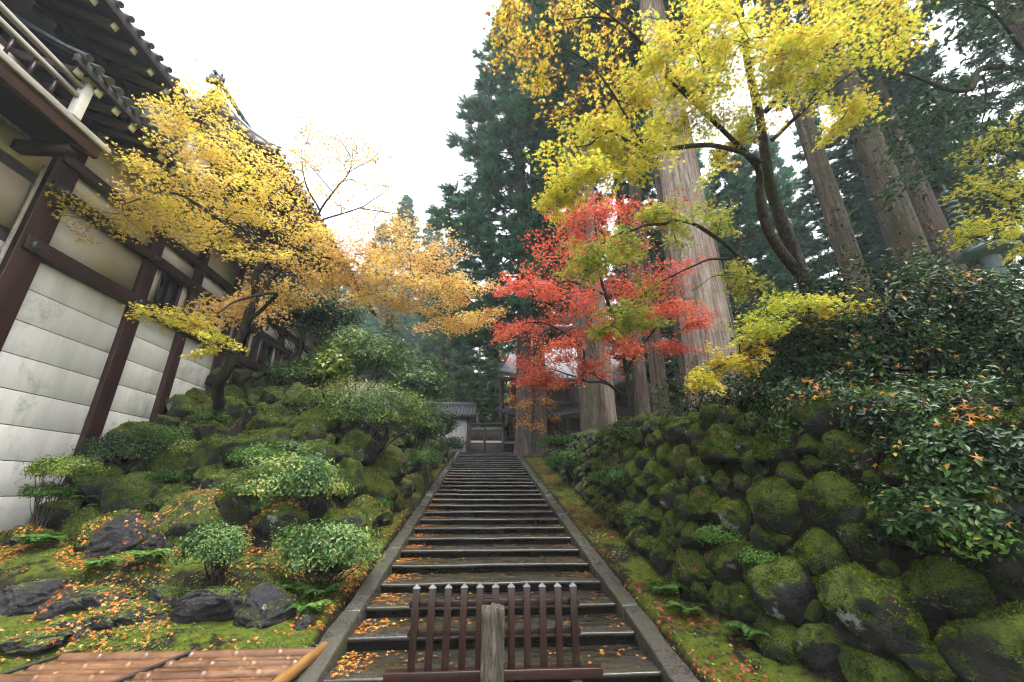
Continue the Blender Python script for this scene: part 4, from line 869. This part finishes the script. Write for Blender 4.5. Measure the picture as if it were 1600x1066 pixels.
# ------------------------------------------------------------------ maples
def maple(name, label, limbs, pads, mat, leaf, seed, n_pad=330, tpl=MAPLE, bark='bark_dark', tilt=.55, group=None, tmean=.55, tvar=.15, twig_r=.013, drop_=.25, flat=.25):
    g = np.random.default_rng(seed); b = np.array(limbs[0][0][0]); o = empty(name, tuple(b), label, 'tree', group)
    m_ = MB(); S_ = []; SR = []
    for pts, r0, r1 in limbs:
        n = 10 + 4*len(pts); Q = spline(pts, n); L = np.linalg.norm(Q[-1] - Q[0])
        Q[1:-1] += fbm(Q*1.6, seed, 2)[1:-1, None]*.02*L*g.normal(size=3)
        rr = np.linspace(r0, r1, n)*(1 + .12*fbm(Q*3, seed + 3, 2)); m_.tube(Q, rr, 9 if r0 > .08 else 6, False); S_.append(Q[n//5:]); SR.append(rr[n//5:])
    link('trunk', mesh_np('trunk', np.concatenate(m_.v) - b, np.concatenate(m_.f4), M[bark], True), o)
    S = np.concatenate(S_); SRr = np.concatenate(SR); tw = MB(); P_, N_, T_, Z_ = [], [], [], []
    nodes = S.copy(); nr = SRr.copy()
    for (c, Rr, k, tm) in sorted(pads, key=lambda q: np.min(np.linalg.norm(S - q[0], axis=1))):
        d = np.linalg.norm(nodes - c, axis=1) + .35*np.maximum(0, nodes[:, 2] - c[2]); j = int(np.argmin(d)); a = nodes[j]
        mid = (a + c)/2 + np.array([0, 0, .10*np.linalg.norm(c - a)]) + g.normal(size=3)*.06*np.linalg.norm(c - a)
        Q = spline([a, mid, c], 10); r0 = min(nr[j]*.7, twig_r*(1 + np.linalg.norm(c - a)*.5)); rr = np.linspace(r0, twig_r*.5, 10)
        tw.tube(Q, rr, 5, False); nodes = np.vstack([nodes, Q[3:]]); nr = np.concatenate([nr, rr[3:]])
        out_ = unit((c - a)*[1, 1, 0] + 1e-6); pn = unit(np.array([0, 0, 1.]) + out_*drop_ + g.normal(size=3)*.14)
        n = int(n_pad*k); nc = 7
        for q in range(nc):
            az = g.uniform(0, 6.28); t1 = unit(np.cross(pn, [math.cos(az), math.sin(az), .1])); e = c + t1*Rr*g.uniform(.55, 1.3) + pn*g.normal()*Rr*.28
            s0 = Q[g.integers(5, 10)]; q3 = spline([s0, (s0 + e)/2 + pn*.05*Rr, e], 6)
            tw.tube(q3, np.linspace(twig_r*.45, twig_r*.2, 6), 4, False)
            ss = g.random(n//nc)**.7; pp = s0 + (e - s0)*(.2 + .9*ss)[:, None] + g.normal(size=(len(ss), 3))*Rr*.21
            pp -= pn*(np.sum((pp - c)*pn, 1)*flat)[:, None]; pp[:, 2] -= .03*Rr
            P_.append(pp); nn = pn + g.normal(size=pp.shape)*tilt; N_.append(nn)
            T_.append(np.clip(tm + g.normal()*.10 + g.normal(size=len(pp))*tvar, 0, 1))
    tag(link('twigs', mesh_np('twigs', np.concatenate(tw.v) - b, np.concatenate(tw.f4), M['twig'], True), o), kind='stuff')
    P_ = np.concatenate(P_); N_ = np.concatenate(N_); T_ = np.concatenate(T_)
    link('crown', leafmesh('crown', tpl, P_ - b, N_, leaf*g.uniform(.7, 1.2, len(P_)), T_, M[mat]), o)
    return o
def limb(pts, r0, r1): return ([at(*p) for p in pts], r0, r1)
def pads_(L, d0, dv, seed, r=46, k=1.0, tm=.55):
    g = np.random.default_rng(seed); o = []
    for q in L:
        d = d0(q[0], q[1]) if callable(d0) else d0; d += g.uniform(-dv, dv); rr = q[2] if len(q) > 2 else r; kk = q[3] if len(q) > 3 else k; t = q[4] if len(q) > 4 else tm
        o.append((at(q[0], q[1], d), rr/FPX*d, kk, t))
    return o
# big yellow maple on the left rockery
LB = hit(350, 640); dL = float(LB[1]*math.cos(PITCH))  # trunk foot
D = 8.9
limbs = [([LB - [0, 0, .15], at(352, 600, D), at(378, 545, D), at(392, 490, D), at(402, 425, D)], .125, .08),
         limb([(402, 425, D), (385, 385, 8.7), (340, 340, 8.2), (270, 300, 7.8), (190, 320, 7.4)], .06, .012), limb([(402, 425, D), (430, 380, 8.8), (420, 320, 8.7), (370, 240, 8.4), (320, 180, 8.2)], .055, .01),
         limb([(395, 470, D), (440, 420, 9.2), (485, 375, 9.5), (500, 330, 9.7), (545, 270, 10), (550, 220, 10.2)], .055, .006), limb([(497, 345, 9.6), (560, 325, 9.9), (610, 295, 10)], .022, .005), limb([(545, 270, 10), (590, 240, 10.1), (600, 205, 10.2)], .012, .004), limb([(520, 300, 9.8), (480, 255, 9.8), (440, 225, 9.8)], .012, .004), limb([(548, 245, 10.1), (520, 200, 10.2), (500, 185, 10.2)], .01, .004), limb([(560, 325, 9.9), (640, 340, 10), (700, 370, 10)], .014, .004),
         limb([(440, 420, 9.2), (520, 400, 9.4), (600, 430, 9.6), (690, 440, 9.8), (750, 480, 9.9)], .06, .012), limb([(385, 505, D), (430, 460, 8.4), (370, 470, 7.9), (340, 490, 7.6)], .05, .012),
         limb([(372, 560, D), (345, 535, 8.2), (300, 505, 7.7), (250, 490, 7.4)], .035, .008), limb([(500, 330, 9.7), (475, 280, 9.7), (470, 230, 9.8)], .028, .006)]
yl = [(135,345),(180,335),(225,318),(270,335),(200,345,40),(250,300),(300,300),(255,268),(300,262),(340,285),(285,215),(270,180,34),(310,170),(345,180),(330,215),(375,225),(300,235),(360,260),(400,265),(395,305),(330,330),(370,330),(420,330),(450,320),(440,360),(300,365),(335,385,40),(280,350),
      (470,350),(500,390),(460,400),(420,400,40)]
lo = [(340,492,40),(370,478,42),(400,465,42),(440,452,44),(480,440,46),(525,428),(565,420),(610,430),(650,445),(690,455),(730,465,40),(755,490,34),(560,395),(520,370),(600,390),(640,400),(585,360),(680,410,40),(700,440,40),(600,470,44),(640,480,44),(560,455,44),(680,500,40),(720,505,36),(550,430)]
lw = [(245,488,30,.7,.82),(280,497,34,.8,.85),(315,512,32,.8,.85),(345,530,30,.7,.9),(310,552,24,.5,.85)]
sp = [(480,225,46,.22,.4),(520,215,46,.22,.4),(560,240,44,.2,.4),(440,260,46,.25,.45),(500,270,46,.25,.4),(560,285,46,.2,.4),(600,330,40,.25,.4),(530,250,50,.3,.4),(590,260,40,.2,.4),(470,200,40,.2,.4),(450,305,46,.4,.5),(530,320,46,.3,.45),(600,290,40,.12,.4),(650,380,44,.4,.4),(700,380,40,.25,.4)]
pads = pads_(yl, lambda x, y: 8.3 + (x - 300)*.003, .55, 1, 46, .82, .64) + pads_(lo, lambda x, y: 9.3 + (x - 500)*.002, .5, 2, 50, 1.45, .36) + pads_(lw, 7.7, .2, 3) + pads_([(a, b, c, d*1.7, e) for a, b, c, d, e in sp], 9.9, .4, 4)
maple('yellow_maple', 'golden yellow maple spreading over the rockery before the hall', limbs, pads, 'yellow', .088, 101, 470, tvar=.16, flat=.5)
# red maple on the wall
D = 10.6
limbs = [limb([(990, 668, 10.9), (985, 630, D), (978, 580, D), (968, 520, 10.4), (940, 440, 10.2), (930, 350, 10.2)], .09, .02), limb([(985, 625, D), (950, 600, 10.4), (918, 575, 10.2), (905, 540, 10), (860, 510, 9.8), (815, 510, 9.7)], .045, .01),
         limb([(978, 580, D), (1010, 530, 10.5), (1050, 480, 10.4), (1080, 470, 10.4)], .04, .01), limb([(950, 600, 10.4), (900, 590, 10), (850, 570, 9.8)], .03, .008), limb([(945, 460, 10.2), (890, 440, 9.9), (830, 445, 9.7)], .03, .008)]
rl = [(930,335),(890,345),(960,330),(1000,320,36,.7),(1030,335,36,.5,.3),(870,378),(915,375),(950,385),(830,440),(805,452,30),(865,450),(905,425),(900,475),(945,460),(850,512),(812,512,34),(880,540),(920,520),(835,565),(862,585),(905,560),(950,520),(985,450),(1020,440),(1050,425),(1060,480),(1080,500,34),(1030,500),(1000,545),(1045,540,36),(830,598,34),(885,600,30,.6,.7),(915,580,36),(960,560,40,.8,.7),(1000,490),(980,400,40,.8),(790,515,26,.6)]
maple('red_maple', 'scarlet maple glowing in front of the cedar trunks', limbs, pads_(rl, 10.1, .8, 6, 42, 1.0, .5), 'red', .096, 102, 540, tvar=.2, flat=.5)
# orange sapling at the stair head
limbs = [limb([(905, 700, 17), (880, 680, 16.8), (855, 662, 16.5), (830, 650, 16.3)], .03, .008), limb([(880, 680, 16.8), (850, 640, 16.6), (815, 632, 16.4)], .02, .006)]
maple('maple_sapling', 'small orange maple sapling before the old cedar at the stair head', limbs, pads_([(812,633,16),(835,630,20),(855,628,18),(818,658,18),(842,665,20),(860,655,16),(795,625,10)], 16.4, .5, 7, 18, .35, .6), 'orange', .11, 103, 300)
# tall yellow green maple on the right
D = 6.6
limbs = [limb([(1290, 560, 7.0), (1262, 455, D), (1238, 390, D), (1215, 330, D), (1200, 275, 6.5), (1188, 185, 6.4), (1165, 80, 6.3), (1150, -60, 6.2)], .125, .04), limb([(1250, 430, D), (1205, 370, 6.4), (1187, 310, 6.3), (1186, 268, 6.2), (1165, 240, 6.0), (1110, 185, 5.7), (1040, 120, 5.5)], .085, .022),
         limb([(1178, 255, 6.1), (1120, 228, 5.7), (1020, 232, 5.4), (950, 205, 5.2), (900, 230, 5.1)], .04, .01), limb([(1195, 175, 6.4), (1260, 108, 6.2), (1330, 50, 6.0), (1400, -20, 5.9)], .045, .012), limb([(1205, 220, 6.5), (1270, 160, 6.2), (1330, 115, 6.0)], .04, .01),
         limb([(1085, 160, 5.6), (1010, 75, 5.5), (960, 35, 5.5), (845, 40, 5.5)], .03, .008), limb([(1010, 75, 5.5), (950, 20, 5.4), (880, -20, 5.4)], .02, .006), limb([(1010, 232, 5.4), (930, 110, 5.5), (850, 60, 5.6)], .02, .006), limb([(970, 120, 5.5), (925, 100, 5.5), (870, 120, 5.5)], .015, .005)]
tl = [(930,205),(900,245),(955,225),(1000,190),(1045,160),(1090,170),(1110,135),(885,300),(915,280),(870,322,34),(960,270),(1000,240),(1015,110),(1040,95),(1090,70),(1140,110),(1170,60),(1220,40),(1130,190),(1175,195,40),(1100,115),(1285,55),(1330,35),(1385,15),(1250,85),(1300,95),(1225,130,40),(1275,140),(1185,140,40),(1330,165,38),(1310,200,32),(1150,20),(1060,40),(1105,0),(1250,5),(1330,-10),(940,255),(985,165),(1055,210),(1210,90),(1130,245,34),(1395,60,40)]
sl = [(800,30,36,.45,.2),(830,70,40,.55,.22),(855,110,36,.4,.2),(900,45,40,.45,.25),(780,75,30,.3,.2),(880,10,40,.5,.25),(950,60,38,.4,.3),(930,120,38,.4,.25),(880,160,30,.3,.25),(960,130,34,.45,.3),(830,120,30,.35,.2),(790,10,30,.4,.2)]
maple('lime_maple', 'tall yellow green maple arching over the wall from the right', limbs, pads_(tl, lambda x, y: 5.5 + max(0, x - 1050)*.002, .5, 8, 46, 1.0, .5) + pads_(sl, 5.6, .3, 9), 'lime', .084, 104, 400, tvar=.22, flat=.35)
# lower green branch maple
limbs = [limb([(1240, 560, 7.6), (1205, 475, 7.4), (1165, 415, 7.2), (1125, 375, 7.0), (1075, 348, 6.8), (1000, 350, 6.6), (930, 385, 6.4)], .06, .012), limb([(1150, 400, 7.1), (1080, 415, 6.9), (1020, 450, 6.7), (960, 500, 6.5)], .02, .006), limb([(1185, 445, 7.3), (1160, 430, 7.2), (1120, 430, 7.0), (1080, 455, 6.9)], .014, .005)]
ml = [(1000,345),(1050,330),(1095,335,38),(1125,350,34),(955,385,42),(915,405,40),(985,385,38),(905,430,30),(1150,425,34),(1165,455,30,.7,.35),(1010,470,40),(975,490,40),(955,510,30),(1050,360,36),(990,510,34),(1010,505,26),(940,420,36)]
maple('green_maple', 'slender half green maple branch crossing the pale cedar', limbs, pads_(ml, lambda x, y: 6.5 + (x - 950)*.003, .25, 10, 40, .8, .5), 'green_maple', .095, 105, 340)
# low yellow sprays on the thicket
limbs = [limb([(1330, 620, 6.6), (1280, 540, 6.3), (1210, 520, 6.0), (1150, 560, 5.7), (1085, 590, 5.5)], .04, .008), limb([(1280, 540, 6.3), (1280, 490, 6.0), (1200, 490, 5.8)], .02, .006), limb([(1280, 500, 6.1), (1340, 490, 5.9), (1380, 500, 5.7)], .015, .005)]
maple('low_maple', 'low maple with yellow sprays spreading over the wall bushes', limbs, pads_([(1090,597,28,.8,.4),(1120,580,34,1,.35),(1160,565,34,1,.3),(1130,560,30,.8,.35),(1190,545,30,.6,.2),(1200,490,40,.9,.75),(1240,478,40,.9,.7),(1275,470,34,.8,.6),(1215,515,36,.7,.5),(1260,500,36,.7,.35),(1330,490,30,.4,.4),(1185,520,30,.6,.7),(1160,530,30,.5,.75)], lambda x, y: 5.6 + (x - 1100)*.002, .12, 12, 34, .8), 'lime', .09, 106, 330)
limbs = [limb([(1640, 460, 8), (1620, 400, 7.8), (1580, 330, 7.5), (1540, 300, 7.3)], .06, .012), limb([(1590, 345, 7.5), (1560, 370, 7.2), (1520, 390, 7.1)], .02, .006)]
maple('edge_maple', 'dull gold maple reaching in at the right picture edge', limbs, pads_([(1510,240,30,.5),(1550,230,34,.7),(1590,220,36,.8),(1560,270,36,.8),(1590,290,36,.9),(1540,330,36,.9),(1510,370,30,.8),(1560,360,34,.9),(1595,350,34,.9),(1590,395,26,.6),(1500,300,24,.3)], 7.3, .3, 13, 36, .8, .62), 'lime', .095, 107, 260)

# broadleaf evergreen at the upper right
def evergreen(name, label, limbs, pads, seed):
    return maple(name, label, limbs, pads, 'ever', .12, seed, 220, OVAL, tilt=.9, tmean=.55, twig_r=.012)
limbs = [limb([(1700, 600, 9), (1680, 300, 8.6), (1640, 80, 8.2), (1600, -100, 8)], .22, .12), limb([(1655, 130, 8.3), (1560, 105, 7.9), (1500, 142, 7.6), (1430, 120, 7.4), (1360, 100, 7.2)], .07, .012), limb([(1500, 142, 7.6), (1450, 200, 7.4), (1420, 270, 7.3)], .025, .006), limb([(1660, 160, 8.3), (1560, 40, 7.8), (1460, -10, 7.6)], .05, .01), limb([(1540, 115, 7.8), (1540, 180, 7.7), (1500, 240, 7.6)], .02, .006)]
evergreen('evergreen_oak', 'dark broadleaf evergreen with bare limbs at the upper right', limbs, pads_([(1380,110,44,.5),(1420,80,50,.6),(1460,130,50,.6),(1430,180,46,.6),(1500,60,56,.7),(1560,40,60,.8),(1590,120,56,.8),(1540,170,54,.7),(1480,200,50,.7),(1430,250,44,.6),(1400,200,40,.5),(1590,200,50,.7),(1520,10,56,.7),(1440,20,50,.6),(1350,180,36,.4),(1470,270,40,.5),(1390,300,34,.4),(1590,-10,60,.8),(1700,-300,190,2.6),(1500,-350,190,2.6),(1900,0,170,2.4),(1850,300,130,2),(1700,-100,130,2),(2000,-300,200,2.6)], 7.5, .5, 14, 46, .6), 108)  # the large pads outside the frame are added, unseen, to shade the right wall

# orange leaves caught on the thicket
bpy.context.view_layer.update(); dg = bpy.context.evaluated_depsgraph_get(); g = np.random.default_rng(91); P_, N_ = [], []
for px, py, n, w in [(1515,640,42,26),(1265,608,26,16),(1248,625,14,12),(1490,438,26,18),(1510,432,14,14),(1330,520,20,18),(1380,470,18,22),(1470,545,16,22),(1540,420,18,20),(1400,600,10,30),(1340,610,12,40),(1300,590,14,30),(1450,600,14,60),(1550,600,14,60),(1430,720,10,60),(1520,780,8,50),(1350,690,10,40)]:
    for _ in range(max(4, int(n*.5))):
        d_ = Vector(ray(px + g.normal()*w, py + g.normal()*w*.6)).normalized(); ok, p, nn, *_r = sc.ray_cast(dg, Vector((0, 0, CZ)), d_)
        if ok: P_.append(np.array(p) - np.array(d_)*.02); N_.append(-np.array(d_) + g.normal(size=3)*.6 + [0, 0, .7])
stuff('fallen_leaves', 'orange maple leaves caught on top of the evergreen thicket', leafmesh('leaves', MAPLE, np.array(P_), np.array(N_), g.uniform(.07, .11, len(P_)), g.normal(.65, .2, len(P_)), M['orange']))

# ------------------------------------------------------------------ conifers
def conifer_parts(H, c0, Rm, nb, seed, puffs=7, ps=13, sprig=.5, low=.55, up=.35):
    g = np.random.default_rng(seed); m_ = MB(); P_, D_, T_ = [], [], []
    for k in range(nb):
        u = (k + g.random())/nb; h = c0 + (H - c0)*u
        L = Rm*((1 - u)**.75*(low + (1 - low)*min(1, u*4)) + .05)*g.uniform(.75, 1.12); az = k*2.399 + g.normal()*.35; d = np.array([math.cos(az), math.sin(az), 0]); sdv = np.array([-d[1], d[0], 0])
        dr = g.uniform(.10, .28)*(1 - .6*u)
        f = lambda s: np.array([0, 0, h]) + d*(L*s) + np.array([0, 0, L*(-dr*s*1.6 + (dr + up*.35)*s*s)])
        m_.tube(np.array([f(s) for s in np.linspace(0, .92, 6)]), np.linspace(.03 + .012*L, .012, 6), 4, False)
        npf = max(2, int(puffs*(.35 + .65*L/Rm)))
        for q in range(npf):
            s = g.uniform(.28, 1.0)**.8; c = f(s) + sdv*g.normal()*.17*L*(1.15 - .5*s) + np.array([0, 0, g.normal()*.10]); pr = g.uniform(.30, .55)*(.6 + .4*L/Rm)
            n = int(ps*g.uniform(.7, 1.3)); v = unit(g.normal(size=(n, 3)))*[1.15, 1.15, .6]
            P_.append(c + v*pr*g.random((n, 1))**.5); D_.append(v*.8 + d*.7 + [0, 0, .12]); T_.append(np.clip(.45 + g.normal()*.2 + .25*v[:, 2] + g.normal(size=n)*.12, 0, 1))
    return m_, np.concatenate(P_), np.concatenate(D_), np.concatenate(T_), g, sprig
def conifer_mesh(*a, mat='cedar', **kw):
    m_, P_, D_, T_, g, s = conifer_parts(*a, **kw); n = len(P_)
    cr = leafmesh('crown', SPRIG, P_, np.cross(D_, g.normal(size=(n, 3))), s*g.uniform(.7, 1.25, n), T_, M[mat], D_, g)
    lb = mesh_np('limbs', np.concatenate(m_.v), np.concatenate(m_.f4), M['twig'], True); return cr, lb
def trunk_mesh(H, r, seed, bark, flare=1.5, seg=28):
    zz = np.concatenate([[-.6, -.2, 0, .15, .35, .7, 1.2, 2], np.linspace(3, H, 20)]); th = np.arange(seg)/seg*2*np.pi; V = []
    for z in zz:
        zc = max(z, 0); rr = r*(1 - .82*min(1, zc/H)**1.1)*(1 + (flare - 1)*math.exp(-zc/.55))
        fl = 1 + (.05 + .16*math.exp(-zc/.8))*vnoise(np.stack([np.cos(th)*2.2, np.sin(th)*2.2, 0*th + z*.06], -1) + seed*3.3, seed) + .02*vnoise(np.stack([np.cos(th)*6, np.sin(th)*6, 0*th + z*.15], -1) + seed, seed)
        ox, oy = .12*r*math.sin(z*.13 + seed), .12*r*math.cos(z*.11 + seed*2)
        V += [(ox + rr*k*math.cos(t), oy + rr*k*math.sin(t), z) for t, k in zip(th, fl)]
    i = np.arange(len(zz) - 1)[:, None]*seg; j = np.arange(seg)[None]
    return mesh_np('trunk', V, np.stack([i + j, i + (j+1) % seg, i + seg + (j+1) % seg, i + seg + j], -1).reshape(-1, 4), M[bark], True)
CM = {'low': conifer_mesh(43, 7.0, 6.6, 210, 201, puffs=15, ps=16, sprig=.62, low=.85), 'high': conifer_mesh(36, 17, 4.6, 90, 202, puffs=8, ps=14, sprig=.55),
      'full': conifer_mesh(26, 2.0, 4.4, 110, 203, puffs=7, ps=12, sprig=.6, low=.9), 'full2': conifer_mesh(24, 5, 5.0, 90, 204, puffs=7, ps=12, sprig=.6, low=.9), 'young': conifer_mesh(14, 1.0, 3.4, 90, 205, mat='cedar_young', puffs=7, ps=12, sprig=.5, low=.95)}
def conifer(name, label, x, y, r, H, crown, bark, seed, group, s=1.0, rz=0, z=None, flare=1.5, twin=None):
    z = float(height(x, y)) - .05 if z is None else z
    o = empty(name, (x, y, z), label, 'tree', group)
    link('trunk', trunk_mesh(H, r, seed, bark, flare), o)
    if twin: link('trunk', trunk_mesh(H*.9, r*.8, seed + 50, bark, flare), o, twin)
    if crown:
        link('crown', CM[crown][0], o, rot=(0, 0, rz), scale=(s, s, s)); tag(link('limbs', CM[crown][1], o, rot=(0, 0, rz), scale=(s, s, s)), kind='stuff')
    return o
def ivy(o, r, z0, z1, n, seed, size=.1):
    g = np.random.default_rng(seed); th = g.uniform(0, 6.28, n); z = g.uniform(z0, z1, n); k = fbm(np.stack([np.cos(th)*1.5, np.sin(th)*1.5, z*.5], -1), seed) > -.1; th, z = th[k], z[k]; n = len(z)
    P_ = np.stack([np.cos(th)*(r + .05 + .16*g.random(n)), np.sin(th)*(r + .05 + .16*g.random(n)), z], -1); N_ = np.stack([np.cos(th), np.sin(th), 0*th + .4], -1)
    link('ivy', leafmesh('ivy', OVAL, P_, N_ + g.normal(size=P_.shape)*.5, size*g.uniform(.7, 1.2, n), g.normal(.5, .2, n), M['shrub_dark']), o)
GR = 'old cedars above the stone wall'
conifer('cedar_tree', 'huge dark cedar with twin fluted trunks at the stair head', 2.2, 23.6, .52, 43, 'low', 'bark_red', 1, GR, 1.0, .4, twin=(.9, .1, 0), flare=1.25)
conifer('cedar_tree', 'cedar with pale trunk behind the red maple, left one of the close pair', 4.15, 16.2, .42, 36, 'high', 'bark_moss', 2, GR, 1.0, 1, flare=1.2)
conifer('cedar_tree', 'cedar with thinner grey trunk, second of the close pair', 5.1, 16.8, .36, 34, 'high', 'bark_grey', 3, GR, .95, 2, flare=1.2)
conifer('cedar_tree', 'slim bare cedar trunk between the pair and the giant one', 6.0, 13.5, .28, 34, 'high', 'bark_red', 4, GR, .95, 3)
conifer('cedar_tree', 'giant pale barked cedar towering in the middle of the right bank', 6.15, 10.3, .68, 38, 'high', 'bark_grey', 5, GR, 1.1, 4, flare=1.25)
conifer('cedar_tree', 'reddish cedar trunk tucked against the giant pale one', 6.5, 12.1, .36, 36, 'high', 'bark_red', 6, GR, 1, 5)
conifer('cedar_tree', 'dark slim cedar trunk rising above the red maple', 8.6, 22.0, .42, 34, 'high', 'bark_red', 7, GR, 1, 6)
conifer('cedar_tree', 'shaded cedar trunk right behind the giant pale one', 9.2, 14.5, .50, 36, 'high', 'bark_moss', 8, GR, 1, .7)
o = conifer('cedar_tree', 'leaning brown cedar trunk with creeper above the thicket', 9.3, 8.6, .28, 34, 'high', 'bark_moss', 9, GR, 1, 1.7); ivy(o, .27, .5, 10, 1700, 1)
o = conifer('cedar_tree', 'cedar trunk with creeper standing right of the leaning brown one', 10.0, 7.7, .28, 35, 'high', 'bark_moss', 10, GR, 1, 2.7); ivy(o, .27, .5, 10, 1500, 2)
conifer('cedar_tree', 'grey hazy cedar trunk left of the ringed spire', 19.5, 15.5, .55, 34, 'high', 'bark_moss', 11, GR, 1, 3.7)
conifer('cedar_tree', 'grey hazy cedar trunk right of the ringed spire', 22.5, 16.2, .65, 34, 'high', 'bark_red', 12, GR, 1, 4.7)
conifer('cedar_tree', 'dark cedar trunk at the upper right corner', 11.2, 5.0, .42, 36, 'high', 'bark_moss', 13, GR, 1, 5.2)
conifer('young_cedar', 'bright green young cedar behind the plank fence', -.6, 33, .2, 13, 'young', 'bark_grey', 14, 'young cedars behind the fence', 1.0, 0)
conifer('young_cedar', 'mid green young cedar left of the bright one', -3.6, 35.5, .22, 14, 'young', 'bark_grey', 15, 'young cedars behind the fence', 1.15, 1)
conifer('young_cedar', 'bushy green cedar filling the gap right of the bright one', 1.2, 42, .22, 14, 'young', 'bark_grey', 17, 'young cedars behind the fence', 1.2, 4)
conifer('young_cedar', 'short green cedar behind the tiled outbuilding', -8.5, 34, .22, 14, 'young', 'bark_grey', 16, 'young cedars behind the fence', 1.1, 2)
BGL = 'hazy cedar in the misty wood behind the halls'; BGR = 'hazy cedar on the slope beyond the right hand thicket'
g = np.random.default_rng(77)
bgp = [(-13.5, 56, 'low', .95), (-9.5, 60, 'low', .92), (-18, 60, 'low', .85), (-5.5, 54, 'low', .72), (-17, 50, 'full', 1.0), (-11, 50, 'full2', 1.0), (-24, 62, 'full', 1.1), (-6, 62, 'full', 1.0), (1, 52, 'full2', 1.05), (6, 46, 'full', 1.2), (12, 48, 'full2', 1.3), (18, 46, 'full', 1.2), (-14, 48, 'full2', .8), (-3, 48, 'full', .8), (24, 48, 'full2', 1.3), (9, 56, 'full', 1.3), (-19, 70, 'full2', 1.1)]
for k, (x, y, v, s) in enumerate(bgp): conifer('forest_cedar', BGL, x, y, .3, 22*s, v, 'bark_red', 30 + k, 'misty cedars behind the halls', s, g.uniform(0, 6))
bgr = [(17, 23, 'full', .8), (26, 19, 'low', .7), (13, 26, 'low', .75), (21, 9, 'high', .9), (19, 24, 'full2', .9), (26, 24, 'full', 1.0), (27, 18, 'full2', 1.0), (30, 14, 'full', 1.1), (24, 28, 'full', 1.2), (33, 24, 'full2', 1.2), (36, 12, 'full2', 1.1), (20, 30, 'full2', 1.0), (30, 8, 'full2', 1.1), (42, 18, 'full', 1.2), (40, 30, 'full2', 1.3), (22, 34, 'full', 1.3), (31, 34, 'full', 1.3), (26, 4, 'full2', 1.0), (15, 36, 'full', 1.0)]
for k, (x, y, v, s) in enumerate(bgr): conifer('forest_cedar', BGR, x, y, .35, 22*s, v, 'bark_moss', 60 + k, 'misty cedars on the right slope', s, g.uniform(0, 6))

# ------------------------------------------------------------------ mist
m = bpy.data.materials.new('mist'); m.use_nodes = True; nt = m.node_tree; nt.nodes.clear(); out = nt.nodes.new('ShaderNodeOutputMaterial')
pv = nt.nodes.new('ShaderNodeVolumePrincipled'); pv.inputs['Color'].default_value = (.86, .94, 1, 1); pv.inputs['Density'].default_value = .0014; pv.inputs['Anisotropy'].default_value = .2
nt.links.new(pv.outputs[0], out.inputs['Volume'])
tag(link('haze', MB().box((-150, -60, -3), (160, 190, 75)).mesh('haze', m)), 'thin rain mist filling the valley', kind='stuff')
